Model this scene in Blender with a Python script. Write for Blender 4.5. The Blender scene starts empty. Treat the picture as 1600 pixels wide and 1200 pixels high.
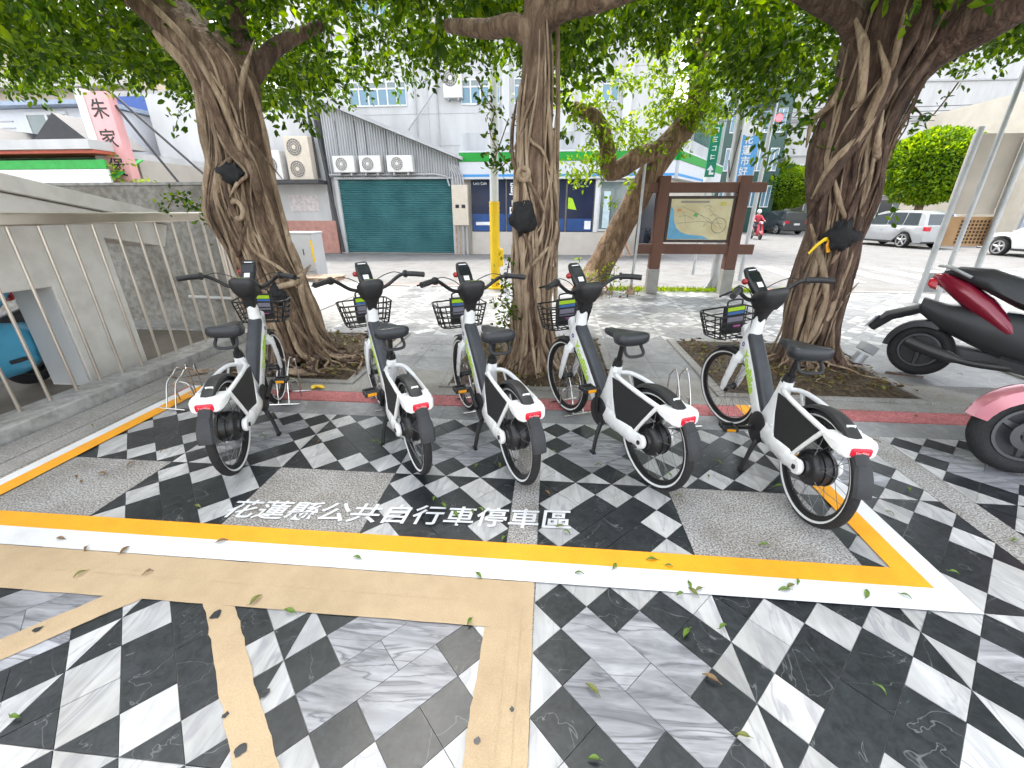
import bpy, bmesh, math, random
import numpy as np
from mathutils import Vector, Matrix, noise as mnoise, Quaternion
R = math.radians
random.seed(7); rng = np.random.default_rng(7)
scene = bpy.context.scene
col = scene.collection

# ------------------------------------------------------------------ camera
CAM_H, F_PX, PITCH, YAW = 1.5, 651.0, R(22.5), R(5.0)
cam_data = bpy.data.cameras.new('camera'); cam = bpy.data.objects.new('camera', cam_data); col.objects.link(cam)
cam.location = (0, 0, CAM_H); cam.rotation_euler = (R(90) - PITCH, 0, YAW)
cam_data.sensor_width = 36.0; cam_data.lens = 36.0 * F_PX / 1600.0
cam_data.clip_start = 0.05; cam_data.clip_end = 2000
scene.camera = cam
# ------------------------------------------------------------------ world, sun, exposure
SUN_EL, SUN_AZ = R(60), R(-22)          # azimuth measured from +Y, negative = to the left
w = bpy.data.worlds.new('World'); scene.world = w; w.use_nodes = True
nt = w.node_tree; nt.nodes.clear()
sky = nt.nodes.new('ShaderNodeTexSky'); sky.sky_type = 'NISHITA'; sky.sun_disc = False
sky.sun_elevation = SUN_EL; sky.sun_rotation = SUN_AZ; sky.air_density = 1.2; sky.dust_density = 2.0; sky.ozone_density = 1.0
bg = nt.nodes.new('ShaderNodeBackground'); bg.inputs[1].default_value = 0.15
wo = nt.nodes.new('ShaderNodeOutputWorld')
hz = nt.nodes.new('ShaderNodeHueSaturation'); hz.inputs['Saturation'].default_value = .26      # hazy, nearly white daylight
nt.links.new(sky.outputs[0], hz.inputs['Color']); nt.links.new(hz.outputs[0], bg.inputs[0]); nt.links.new(bg.outputs[0], wo.inputs[0])
sun_d = bpy.data.lights.new('sun', 'SUN'); sun_d.energy = 1.15; sun_d.angle = R(10); sun_d.color = (1.0, .95, .87)
sun = bpy.data.objects.new('sun', sun_d); col.objects.link(sun)
sdir = Vector((math.sin(SUN_AZ) * math.cos(SUN_EL), math.cos(SUN_AZ) * math.cos(SUN_EL), math.sin(SUN_EL)))
sun.rotation_euler = sdir.to_track_quat('Z', 'Y').to_euler(); sun.location = (0, 0, 30)
scene.view_settings.view_transform = 'Standard'; scene.view_settings.look = 'None'
scene.view_settings.gamma = 1.0; scene.view_settings.exposure = 2.28
scene.view_settings.use_curve_mapping = False
scene.render.engine = 'CYCLES'
scene.cycles.use_denoising = True
scene.cycles.max_bounces = 5; scene.cycles.diffuse_bounces = 3; scene.cycles.glossy_bounces = 2; scene.cycles.transmission_bounces = 3; scene.cycles.transparent_max_bounces = 4
scene.cycles.use_adaptive_sampling = True; scene.cycles.adaptive_threshold = .03
scene.cycles.sample_clamp_indirect = 6.0

# ------------------------------------------------------------------ measuring helpers (metres from a survey of the picture)
_cy, _sy, _cp, _sp = math.cos(YAW), math.sin(YAW), math.cos(PITCH), math.sin(PITCH)
_f = Vector((-_sy * _cp, _cy * _cp, -_sp)); _r = Vector((_cy, _sy, 0)); _u = _r.cross(_f)
def ray(px, py): return _f + _r * ((px - 800) / F_PX) - _u * ((py - 600) / F_PX)
def at(px, py, Y):
    d = ray(px, py); t = Y / d.y; return Vector((0, 0, CAM_H)) + d * t
def ground_at(px, py, z=0.0):
    d = ray(px, py); t = (z - CAM_H) / d.z; return Vector((0, 0, CAM_H)) + d * t
def proj(p):
    v = Vector(p) - Vector((0, 0, CAM_H)); c = v.dot(_f)
    return 800 + F_PX * v.dot(_r) / c, 600 - F_PX * v.dot(_u) / c, c

# ------------------------------------------------------------------ materials
MATS = {}
def N(nt, t, **kw):
    n = nt.nodes.new(t)
    for k, v in kw.items(): setattr(n, k, v)
    return n
def ramp(nt, stops, interp='LINEAR'):
    n = nt.nodes.new('ShaderNodeValToRGB'); cr = n.color_ramp; cr.interpolation = interp
    while len(cr.elements) < len(stops): cr.elements.new(0.5)
    for e, (p, c) in zip(cr.elements, stops): e.position = p; e.color = (*c, 1) if len(c) == 3 else c
    return n
def scl(c, k): return tuple(min(1, x * k) for x in c)
def mat(name, base, rough=0.6, metal=0.0, var=0.12, scale=6.0, bump=0.0, bscale=40.0, coords='Object', stretch=(1, 1, 1), spec=0.5, rvar=0.0, base2=None, coat=0.0, emit=None):
    """plain surface with procedural tone variation, optional relief"""
    if name in MATS: return MATS[name]
    m = bpy.data.materials.new(name); m.use_nodes = True; nt = m.node_tree; b = nt.nodes['Principled BSDF']
    tc = N(nt, 'ShaderNodeTexCoord'); mp = N(nt, 'ShaderNodeMapping'); mp.inputs['Scale'].default_value = stretch
    nt.links.new(tc.outputs[coords], mp.inputs[0])
    nz = N(nt, 'ShaderNodeTexNoise'); nz.inputs['Scale'].default_value = scale; nz.inputs['Detail'].default_value = 3; nz.inputs['Roughness'].default_value = .6
    nt.links.new(mp.outputs[0], nz.inputs['Vector'])
    hi = base2 if base2 else scl(base, 1 + var)
    rp = ramp(nt, [(.32, scl(base, 1 - var)), (.68, hi)]); nt.links.new(nz.outputs[0], rp.inputs[0])
    nt.links.new(rp.outputs[0], b.inputs['Base Color'])
    b.inputs['Roughness'].default_value = rough; b.inputs['Metallic'].default_value = metal
    b.inputs['Specular IOR Level'].default_value = spec
    if coat: b.inputs['Coat Weight'].default_value = coat; b.inputs['Coat Roughness'].default_value = .08
    if rvar:
        mr = N(nt, 'ShaderNodeMapRange'); mr.inputs['To Min'].default_value = max(.02, rough - rvar); mr.inputs['To Max'].default_value = min(1, rough + rvar)
        n2 = N(nt, 'ShaderNodeTexNoise'); n2.inputs['Scale'].default_value = scale * 2.3; n2.inputs['Detail'].default_value = 5
        nt.links.new(mp.outputs[0], n2.inputs['Vector']); nt.links.new(n2.outputs[0], mr.inputs['Value']); nt.links.new(mr.outputs[0], b.inputs['Roughness'])
    if bump:
        n3 = N(nt, 'ShaderNodeTexNoise'); n3.inputs['Scale'].default_value = bscale; n3.inputs['Detail'].default_value = 2
        nt.links.new(mp.outputs[0], n3.inputs['Vector'])
        bp = N(nt, 'ShaderNodeBump'); bp.inputs['Strength'].default_value = bump; bp.inputs['Distance'].default_value = .02
        nt.links.new(n3.outputs[0], bp.inputs['Height']); nt.links.new(bp.outputs[0], b.inputs['Normal'])
    if emit:
        b.inputs['Emission Color'].default_value = (*emit[0], 1); b.inputs['Emission Strength'].default_value = emit[1]
    MATS[name] = m; return m

def stone(name, lo, hi, vein, vein_w, rough, scale=5.0, rot=0.0, stretch=(1, 1, 1), vscale=3.0, dirt=.25):
    """polished marble / slate with veins; each slab shifted at random"""
    m = bpy.data.materials.new(name); m.use_nodes = True; nt = m.node_tree; b = nt.nodes['Principled BSDF']; L = nt.links.new
    geo = N(nt, 'ShaderNodeNewGeometry'); oi = N(nt, 'ShaderNodeObjectInfo')
    ml = N(nt, 'ShaderNodeVectorMath', operation='SCALE'); cmb = N(nt, 'ShaderNodeCombineXYZ')
    L(oi.outputs['Random'], cmb.inputs[0]); L(oi.outputs['Random'], cmb.inputs[1]); L(geo.outputs['Random Per Island'], cmb.inputs[2])
    L(cmb.outputs[0], ml.inputs[0]); ml.inputs['Scale'].default_value = 31.0
    ad = N(nt, 'ShaderNodeVectorMath', operation='ADD'); L(geo.outputs['Position'], ad.inputs[0]); L(ml.outputs[0], ad.inputs[1])
    mp = N(nt, 'ShaderNodeMapping'); mp.inputs['Rotation'].default_value = (0, 0, rot); mp.inputs['Scale'].default_value = stretch; L(ad.outputs[0], mp.inputs[0])
    n1 = N(nt, 'ShaderNodeTexNoise'); n1.inputs['Scale'].default_value = scale; n1.inputs['Detail'].default_value = 4; n1.inputs['Roughness'].default_value = .65; n1.inputs['Distortion'].default_value = .8
    L(mp.outputs[0], n1.inputs['Vector'])
    rp = ramp(nt, [(.3, lo), (.7, hi)]); L(n1.outputs[0], rp.inputs[0])
    n2 = N(nt, 'ShaderNodeTexNoise'); n2.inputs['Scale'].default_value = vscale; n2.inputs['Detail'].default_value = 4; n2.inputs['Distortion'].default_value = 1.4; L(mp.outputs[0], n2.inputs['Vector'])
    vr = ramp(nt, [(.5 - vein_w, (0, 0, 0)), (.5, (1, 1, 1)), (.5 + vein_w, (0, 0, 0))]); L(n2.outputs[0], vr.inputs[0])
    mx = N(nt, 'ShaderNodeMix', data_type='RGBA'); L(vr.outputs[0], mx.inputs[0]); L(rp.outputs[0], mx.inputs[6]); mx.inputs[7].default_value = (*vein, 1)
    # per-slab tone and worn-in dirt
    mr = N(nt, 'ShaderNodeMapRange'); mr.inputs['To Min'].default_value = .84; mr.inputs['To Max'].default_value = 1.12
    sm = N(nt, 'ShaderNodeMath', operation='ADD'); L(oi.outputs['Random'], sm.inputs[0]); L(geo.outputs['Random Per Island'], sm.inputs[1])
    fr = N(nt, 'ShaderNodeMath', operation='FRACT'); L(sm.outputs[0], fr.inputs[0]); L(fr.outputs[0], mr.inputs['Value'])
    n3 = N(nt, 'ShaderNodeTexNoise'); n3.inputs['Scale'].default_value = 1.7; n3.inputs['Detail'].default_value = 4; n3.inputs['Roughness'].default_value = .7; L(geo.outputs['Position'], n3.inputs['Vector'])
    dr = ramp(nt, [(.35, (1 - dirt, 1 - dirt * 1.05, 1 - dirt * 1.15)), (.62, (1, 1, 1))]); L(n3.outputs[0], dr.inputs[0])
    m1 = N(nt, 'ShaderNodeMix', data_type='RGBA', blend_type='MULTIPLY'); m1.inputs[0].default_value = 1; L(mx.outputs[2], m1.inputs[6]); L(dr.outputs[0], m1.inputs[7])
    m2 = N(nt, 'ShaderNodeMix', data_type='RGBA', blend_type='MULTIPLY'); m2.inputs[0].default_value = 1; L(m1.outputs[2], m2.inputs[6]); L(mr.outputs[0], m2.inputs[7])
    L(m2.outputs[2], b.inputs['Base Color'])
    rr = N(nt, 'ShaderNodeMapRange'); rr.inputs['To Min'].default_value = rough - .12; rr.inputs['To Max'].default_value = rough + .16; L(n3.outputs[0], rr.inputs['Value']); L(rr.outputs[0], b.inputs['Roughness'])
    bp = N(nt, 'ShaderNodeBump'); bp.inputs['Strength'].default_value = .08; bp.inputs['Distance'].default_value = .004
    n4 = N(nt, 'ShaderNodeTexNoise'); n4.inputs['Scale'].default_value = 60; n4.inputs['Detail'].default_value = 1; L(geo.outputs['Position'], n4.inputs['Vector']); L(n4.outputs[0], bp.inputs['Height']); L(bp.outputs[0], b.inputs['Normal'])
    MATS[name] = m; return m

def granite(name, tones, scale=170, rough=.75, stain=.3):
    m = bpy.data.materials.new(name); m.use_nodes = True; nt = m.node_tree; b = nt.nodes['Principled BSDF']; L = nt.links.new
    geo = N(nt, 'ShaderNodeNewGeometry')
    n1 = N(nt, 'ShaderNodeTexNoise'); n1.inputs['Scale'].default_value = scale; n1.inputs['Detail'].default_value = 3; L(geo.outputs['Position'], n1.inputs['Vector'])
    rp = ramp(nt, [(.36, tones[0]), (.5, tones[1]), (.64, tones[2])]); L(n1.outputs[0], rp.inputs[0])
    n3 = N(nt, 'ShaderNodeTexNoise'); n3.inputs['Scale'].default_value = 2.4; n3.inputs['Detail'].default_value = 4; n3.inputs['Roughness'].default_value = .7; L(geo.outputs['Position'], n3.inputs['Vector'])
    dr = ramp(nt, [(.33, (1 - stain, 1 - stain * 1.1, 1 - stain * 1.25)), (.6, (1, 1, 1))]); L(n3.outputs[0], dr.inputs[0])
    m1 = N(nt, 'ShaderNodeMix', data_type='RGBA', blend_type='MULTIPLY'); m1.inputs[0].default_value = 1; L(rp.outputs[0], m1.inputs[6]); L(dr.outputs[0], m1.inputs[7])
    L(m1.outputs[2], b.inputs['Base Color']); b.inputs['Roughness'].default_value = rough
    bp = N(nt, 'ShaderNodeBump'); bp.inputs['Strength'].default_value = .25; bp.inputs['Distance'].default_value = .003; L(n1.outputs[0], bp.inputs['Height']); L(bp.outputs[0], b.inputs['Normal'])
    MATS[name] = m; return m

def bark(name, dark, mid, light, vs=.22):
    m = bpy.data.materials.new(name); m.use_nodes = True; nt = m.node_tree; b = nt.nodes['Principled BSDF']; L = nt.links.new
    tc = N(nt, 'ShaderNodeTexCoord'); mp = N(nt, 'ShaderNodeMapping'); mp.inputs['Scale'].default_value = (1, 1, vs); L(tc.outputs['Object'], mp.inputs[0])
    n1 = N(nt, 'ShaderNodeTexNoise'); n1.inputs['Scale'].default_value = 16; n1.inputs['Detail'].default_value = 6; n1.inputs['Roughness'].default_value = .68; n1.inputs['Distortion'].default_value = .7; L(mp.outputs[0], n1.inputs['Vector'])
    rp = ramp(nt, [(.3, dark), (.5, mid), (.7, light)]); L(n1.outputs[0], rp.inputs[0])
    n5 = N(nt, 'ShaderNodeTexVoronoi', feature='DISTANCE_TO_EDGE'); n5.inputs['Scale'].default_value = 34; mp5 = N(nt, 'ShaderNodeMapping'); mp5.inputs['Scale'].default_value = (1, 1, .45); L(tc.outputs['Object'], mp5.inputs[0]); L(mp5.outputs[0], n5.inputs['Vector'])
    n2 = N(nt, 'ShaderNodeTexNoise'); n2.inputs['Scale'].default_value = 3.2; n2.inputs['Detail'].default_value = 5; L(tc.outputs['Object'], n2.inputs['Vector'])
    dr = ramp(nt, [(.35, (.62, .6, .58)), (.65, (1.0, 1.0, 1.0))]); L(n2.outputs[0], dr.inputs[0])
    m1 = N(nt, 'ShaderNodeMix', data_type='RGBA', blend_type='MULTIPLY'); m1.inputs[0].default_value = 1; L(rp.outputs[0], m1.inputs[6]); L(dr.outputs[0], m1.inputs[7])
    L(m1.outputs[2], b.inputs['Base Color']); b.inputs['Roughness'].default_value = .85
    bp = N(nt, 'ShaderNodeBump'); bp.inputs['Strength'].default_value = .9; bp.inputs['Distance'].default_value = .02; L(n1.outputs[0], bp.inputs['Height'])
    bp2 = N(nt, 'ShaderNodeBump'); bp2.inputs['Strength'].default_value = .5; bp2.inputs['Distance'].default_value = .03; L(n5.outputs['Distance'], bp2.inputs['Height']); L(bp.outputs[0], bp2.inputs['Normal']); L(bp2.outputs[0], b.inputs['Normal'])
    MATS[name] = m; return m

def leafmat(name, c_dark, c_mid, c_light, trans=.45, dry=None):
    m = bpy.data.materials.new(name); m.use_nodes = True; nt = m.node_tree; L = nt.links.new
    b = nt.nodes['Principled BSDF']; out = nt.nodes['Material Output']
    geo = N(nt, 'ShaderNodeNewGeometry')
    stops = [(0, c_dark), (.55, c_mid), (.93, c_light), (1.0, dry or c_light)]
    rp = ramp(nt, stops); L(geo.outputs['Random Per Island'], rp.inputs[0])
    L(rp.outputs[0], b.inputs['Base Color']); b.inputs['Roughness'].default_value = .42; b.inputs['Specular IOR Level'].default_value = .35
    tr = N(nt, 'ShaderNodeBsdfTranslucent'); hs = N(nt, 'ShaderNodeHueSaturation'); hs.inputs['Hue'].default_value = .475; hs.inputs['Saturation'].default_value = 1.15; hs.inputs['Value'].default_value = 2.3
    L(rp.outputs[0], hs.inputs['Color']); L(hs.outputs[0], tr.inputs[0])
    mx = N(nt, 'ShaderNodeMixShader'); mx.inputs[0].default_value = trans; L(b.outputs[0], mx.inputs[1]); L(tr.outputs[0], mx.inputs[2]); L(mx.outputs[0], out.inputs[0])
    MATS[name] = m; return m

def glass_mat(name, tint, rough=.05):
    return mat(name, tint, rough=rough, var=.05, spec=.8)

# ------------------------------------------------------------------ mesh builder
WARP = [None]     # optional reshaping applied to vertices on build
class MB:
    def __init__(s): s.v = []; s.f = []; s.mi = []
    def add(s, vs, fs, mi=0):
        o = len(s.v); s.v += [tuple(v) for v in vs]; s.f += [tuple(i + o for i in f) for f in fs]; s.mi += [mi] * len(fs); return s
    def box(s, c, size, rot=None, mi=0, taper=None):
        x, y, z = [q / 2 for q in size]; tx, ty = taper or (1, 1)
        vs = [Vector(p) for p in ((-x, -y, -z), (x, -y, -z), (x, y, -z), (-x, y, -z), (-x * tx, -y * ty, z), (x * tx, -y * ty, z), (x * tx, y * ty, z), (-x * tx, y * ty, z))]
        if rot is not None: vs = [rot @ v for v in vs]
        c = Vector(c)
        return s.add([v + c for v in vs], [(3, 2, 1, 0), (4, 5, 6, 7), (0, 1, 5, 4), (1, 2, 6, 5), (2, 3, 7, 6), (3, 0, 4, 7)], mi)
    def span(s, a, b, mi=0):
        a = Vector(a); b = Vector(b); return s.box((a + b) / 2, [abs(q) for q in (b - a)], mi=mi)
    def loft(s, rings, caps=True, closed=True, mi=0, loop=False):
        n = len(rings[0]); vs = [p for r in rings for p in r]; fs = []
        m = len(rings)
        for i in range(m if loop else m - 1):
            a = i * n; b2 = ((i + 1) % m) * n
            for j in range(n if closed else n - 1):
                k = (j + 1) % n; fs.append((a + j, a + k, b2 + k, b2 + j))
        if caps and not loop and closed: fs.append(tuple(range(n - 1, -1, -1))); fs.append(tuple(range((m - 1) * n, m * n)))
        return s.add(vs, fs, mi)
    def tube(s, pts, r, seg=8, caps=True, loop=False, mi=0, flat=None, up=None):
        pts = [Vector(p) for p in pts]; n = len(pts)
        rs = list(r) if isinstance(r, (list, tuple)) else [r] * n
        tang = []
        for i in range(n):
            a = pts[(i - 1) % n] if (loop or i > 0) else pts[i]; b2 = pts[(i + 1) % n] if (loop or i < n - 1) else pts[i]
            t = b2 - a; tang.append(t.normalized() if t.length > 1e-9 else Vector((0, 0, 1)))
        u0 = Vector(up) if up else (Vector((0, 0, 1)) if abs(tang[0].z) < .9 else Vector((1, 0, 0)))
        u = (u0 - tang[0] * u0.dot(tang[0])).normalized(); rings = []
        for i in range(n):
            t = tang[i]; u = (u - t * u.dot(t))
            u = u.normalized() if u.length > 1e-6 else t.orthogonal().normalized()
            v = t.cross(u); fl = flat or 1.0
            rings.append([pts[i] + (u * math.cos(2 * math.pi * k / seg) + v * math.sin(2 * math.pi * k / seg) * fl) * rs[i] for k in range(seg)])
        return s.loft(rings, caps=caps, loop=loop, mi=mi)
    def cyl(s, a, b, r, seg=16, r2=None, mi=0): return s.tube([a, b], [r, r if r2 is None else r2], seg, mi=mi)
    def lathe(s, prof, seg=32, M=None, mi=0, closed=False):
        """profile (radius, h) about local Z"""
        rings = [[Vector((p[0] * math.cos(2 * math.pi * k / seg), p[0] * math.sin(2 * math.pi * k / seg), p[1])) for k in range(seg)] for p in prof]
        if M is not None: rings = [[M @ q for q in r] for r in rings]
        return s.loft(rings, caps=not closed, loop=closed, mi=mi)
    def prism(s, poly, h0, h1, M=None, mi=0):
        n = len(poly); vs = [Vector((p[0], p[1], h0)) for p in poly] + [Vector((p[0], p[1], h1)) for p in poly]
        if M is not None: vs = [M @ v for v in vs]
        fs = [tuple(range(n - 1, -1, -1)), tuple(range(n, 2 * n))] + [(i, (i + 1) % n, n + (i + 1) % n, n + i) for i in range(n)]
        return s.add(vs, fs, mi)
    def sphere(s, c, r, u=16, v=10, scale=(1, 1, 1), rot=None, mi=0):
        rings = []
        c = Vector(c)
        for i in range(v + 1):
            th = math.pi * i / v
            ring = []
            for k in range(u):
                p = Vector((max(math.sin(th), 1e-4) * math.cos(2 * math.pi * k / u) * r * scale[0], max(math.sin(th), 1e-4) * math.sin(2 * math.pi * k / u) * r * scale[1], -math.cos(th) * r * scale[2]))
                if rot is not None: p = rot @ p
                ring.append(c + p)
            rings.append(ring)
        return s.loft(rings, mi=mi)
    def xf(s, M):
        s.v = [tuple(M @ Vector(v)) for v in s.v]; return s
    def mesh(s, name):
        me = bpy.data.meshes.new(name); me.from_pydata(s.v, [], s.f); me.update(); return me
    def build(s, name, m, parent=None, smooth=False, bevel=0.0, kind=None, loc=None, angle=40):
        if WARP[0]: s.v = [WARP[0](v) for v in s.v]
        me = s.mesh(name)
        ms = m if isinstance(m, (list, tuple)) else [m]
        for q in ms: me.materials.append(q)
        if len(ms) > 1: me.polygons.foreach_set('material_index', s.mi)
        bm = bmesh.new(); bm.from_mesh(me); bmesh.ops.recalc_face_normals(bm, faces=bm.faces[:]); bm.to_mesh(me); bm.free()
        if smooth:
            me.polygons.foreach_set('use_smooth', [True] * len(me.polygons)); me.set_sharp_from_angle(angle=R(angle))
        o = bpy.data.objects.new(name, me); col.objects.link(o)
        if parent is not None: o.parent = parent
        if loc is not None: o.location = loc
        if kind: o['kind'] = kind
        if bevel:
            md = o.modifiers.new('bevel', 'BEVEL'); md.width = bevel; md.segments = 2; md.limit_method = 'ANGLE'; md.angle_limit = R(35)
        return o
def tag(o, label, cat, group=None):
    o['label'] = label; o['category'] = cat
    if group: o['group'] = group
    return o
def empty(name, loc=(0, 0, 0), rz=0.0):
    o = bpy.data.objects.new(name, None); col.objects.link(o); o.location = loc; o.rotation_euler = (0, 0, rz); o.empty_display_size = .1; return o
def thing(name, label, cat, loc=(0, 0, 0), rz=0.0, group=None): return tag(empty(name, loc, rz), label, cat, group)
def bez(pts, n=8):
    """Catmull-Rom through points"""
    P = [Vector(p) for p in pts]; P = [P[0] * 2 - P[1]] + P + [P[-1] * 2 - P[-2]]; out = []
    for i in range(1, len(P) - 2):
        for k in range(n):
            t = k / n; a, b2, c, d = P[i - 1], P[i], P[i + 1], P[i + 2]
            out.append(0.5 * ((2 * b2) + (c - a) * t + (2 * a - 5 * b2 + 4 * c - d) * t * t + (3 * b2 - a - 3 * c + d) * t ** 3))
    out.append(P[-2]); return out
def text_mesh(body, size, depth=0.0, shear=0.0, align='CENTER', bold=0.0, spacing=1.0):
    cu = bpy.data.curves.new('lettering', 'FONT'); cu.body = body; cu.size = size; cu.extrude = depth; cu.shear = shear; cu.align_x = align; cu.align_y = 'CENTER'; cu.offset = bold; cu.space_character = spacing; cu.resolution_u = 3
    ob = bpy.data.objects.new('lettering', cu); col.objects.link(ob)
    dg = bpy.context.evaluated_depsgraph_get(); me = bpy.data.meshes.new_from_object(ob.evaluated_get(dg))
    bpy.data.objects.remove(ob); bpy.data.curves.remove(cu); return me
def lettering(name, body, size, m, parent, M, depth=0.001, **kw):
    me = text_mesh(body, size, depth, **kw); me.materials.clear(); me.materials.append(m); me.transform(M)
    if WARP[0]:
        for v in me.vertices: v.co = WARP[0](v.co)
    o = bpy.data.objects.new(name, me); col.objects.link(o)
    if parent is not None: o.parent = parent
    return o
def leaf_mesh(name, centers, dirs, size, m, aspect=.48, fold=.25, droop=.3, nrm_up=.6):
    """many small folded leaves as one mesh (numpy). centers (n,3), dirs (n,3) = leaf axis"""
    n = len(centers); d = dirs / np.linalg.norm(dirs, axis=1, keepdims=True)
    up = np.array([0, 0, 1.0]) * nrm_up + rng.normal(size=(n, 3)) * (1 - nrm_up * .6)
    s = np.cross(d, up); s /= np.linalg.norm(s, axis=1, keepdims=True) + 1e-9
    nn = np.cross(s, d); L = (np.asarray(size) * np.ones(n))[:, None]; W = L * aspect * .5
    base = centers; tip = centers + d * L - nn * L * droop * .3
    l1 = centers + d * L * .32 + s * W + nn * W * fold; l2 = centers + d * L * .68 + s * W * .85 + nn * W * fold
    r1 = centers + d * L * .32 - s * W + nn * W * fold; r2 = centers + d * L * .68 - s * W * .85 + nn * W * fold
    V = np.stack([base, l1, l2, tip, r2, r1], axis=1).reshape(-1, 3)
    b = np.arange(n)[:, None] * 6
    Fc = np.concatenate([b + np.array([[0, 1, 2, 3]]), b + np.array([[3, 4, 5, 0]])], axis=1).reshape(-1)
    me = bpy.data.meshes.new(name); me.vertices.add(len(V)); me.vertices.foreach_set('co', V.astype(np.float32).ravel())
    nf = n * 2; me.loops.add(nf * 4); me.loops.foreach_set('vertex_index', Fc.astype(np.int32)); me.polygons.add(nf)
    me.polygons.foreach_set('loop_start', np.arange(0, nf * 4, 4, dtype=np.int32)); me.polygons.foreach_set('loop_total', np.full(nf, 4, dtype=np.int32))
    me.update(calc_edges=True); me.materials.append(m); return me
def clump_leaves(clumps, per, size, flat=.75, twig=True):
    """clumps: (n,4) x,y,z,r -> leaf centers and axes, leaves set along short twigs so the clump has gaps"""
    C = []; D = []
    for x, y, z, r in clumps:
        k = max(6, int(per * (r / .35) ** 2)); nt_ = max(3, k // 9)
        td = rng.normal(size=(nt_, 3)); td[:, 2] = td[:, 2] * .6 - .15; td /= np.linalg.norm(td, axis=1, keepdims=True)
        ti = rng.integers(0, nt_, k); t = rng.uniform(.25, 1.05, k)[:, None]
        p = td[ti] * t * r; p[:, 2] *= flat; p[:, 2] -= .12 * r * (t[:, 0] ** 2)
        p += rng.normal(size=(k, 3)) * .035
        ax = td[ti] * .7 + rng.normal(size=(k, 3)) * .65 + np.array([0, 0, -.28])
        C.append(p + np.array([x, y, z])); D.append(ax)
    return np.concatenate(C), np.concatenate(D)
# ================================================================== SETTING: ground
M_white = stone('marble_white', (.36, .36, .363), (.60, .60, .595), (.36, .36, .38), .03, .36, scale=8, rot=.6, stretch=(1.2, .28, 1), vscale=5)
M_black = stone('slate_black', (.006, .008, .011), (.032, .037, .042), (.13, .135, .14), .0035, .31, scale=26, vscale=2.6, dirt=.1)
M_grey = stone('marble_grey', (.13, .135, .15), (.46, .465, .495), (.14, .14, .16), .03, .36, scale=9, rot=-.75, stretch=(.26, 1.7, 1), vscale=5)
M_palegrey = stone('paver_pale_grey', (.17, .173, .18), (.27, .273, .285), (.3, .3, .3), .03, .38, scale=6)
M_gran = granite('granite_grey', ((.13, .125, .12), (.30, .29, .28), (.50, .485, .465)), scale=110, stain=.36)
M_gran_border = granite('granite_border', ((.19, .185, .18), (.27, .262, .25), (.36, .35, .34)), scale=120)
M_red = granite('red_kerb_paint', ((.36, .10, .11), (.46, .14, .15), (.52, .20, .20)), scale=60, stain=.35)
M_tan = granite('tan_paint', ((.45, .335, .205), (.485, .36, .22), (.515, .385, .24)), scale=210, rough=.85, stain=.16)
M_orange = granite('orange_paint', ((.83, .345, .006), (.86, .365, .007), (.88, .38, .009)), scale=150, rough=.6, stain=.13)
M_wline = granite('white_paint', ((.69, .70, .72), (.72, .73, .75), (.74, .75, .765)), scale=150, rough=.6, stain=.17)
M_mortar = mat('mortar', (.27, .265, .255), rough=.9, var=.3, scale=9, coords='Object')
M_asphalt = granite('road_concrete', ((.145, .143, .14), (.185, .182, .177), (.22, .216, .21)), scale=70, rough=.85, stain=.26)
M_soil = granite('soil', ((.035, .024, .014), (.075, .052, .03), (.13, .095, .055)), scale=30, rough=.95, stain=.4)
M_concrete = granite('concrete', ((.30, .295, .285), (.38, .372, .36), (.45, .44, .43)), scale=14, rough=.85, stain=.25)

ROADZ = -0.10
g = MB(); g.add([(-400, -200, ROADZ), (400, -200, ROADZ), (400, 600, ROADZ), (-400, 600, ROADZ)], [(0, 1, 2, 3)])
g.build('ground', M_asphalt, kind='structure')
# the plaza slab: mortar bed with a kerb drop to the road
pv = MB(); pv.span((-3.72, -3, ROADZ - .05), (14, 8.95, -.007)); plaza = pv.build('pavement', M_mortar, kind='structure')
pv = MB(); pv.span((-16, 5.2, ROADZ - .05), (-3.75, 9.4, -.004)); pv.build('side_pavement', M_concrete, kind='structure')
pv = MB()
for k in range(14): pv.span((-3.7 + k * 1.27, 8.955, ROADZ - .06), (-3.7 + k * 1.27 + 1.26, 9.12, .012))
pv.build('kerb', M_gran_border, kind='structure', bevel=.012)

# ---- panels of diagonal paving.  One panel is 7 x 7 half-diagonals
U = .1064; PW = 7 * U
def panel_cells():
    out = []
    for i in range(0, 8):
        for j in range(0, 8):
            if (i + j) % 2 == 1: out.append((i, j))
    return out
RINGA = {(1, 6), (3, 6), (5, 6), (6, 5), (1, 4), (6, 3), (1, 2), (2, 1), (4, 1), (6, 1)}
PAIRS = [((2, 5), (3, 4)), ((4, 5), (5, 4)), ((2, 3), (3, 2)), ((4, 3), (5, 2))]
INPAIR = {c for p in PAIRS for c in p}
def clip(poly, n=7):
    for ax, lim, sgn in ((0, 0, 1), (0, n, -1), (1, 0, 1), (1, n, -1)):
        out = []
        for k in range(len(poly)):
            a, b = poly[k], poly[(k + 1) % len(poly)]
            ia = sgn * (a[ax] - lim) >= -1e-9; ib = sgn * (b[ax] - lim) >= -1e-9
            if ia: out.append(a)
            if ia != ib:
                t = (lim - a[ax]) / (b[ax] - a[ax]); out.append((a[0] + (b[0] - a[0]) * t, a[1] + (b[1] - a[1]) * t))
        poly = out
        if len(poly) < 3: return []
    return poly
BASE = []
for c in panel_cells():
    if c in INPAIR: continue
    i, j = c; poly = clip([(i, j + 1), (i - 1, j), (i, j - 1), (i + 1, j)])
    if len(poly) >= 3: BASE.append(('ring' if c in RINGA else 'border', poly))
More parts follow.
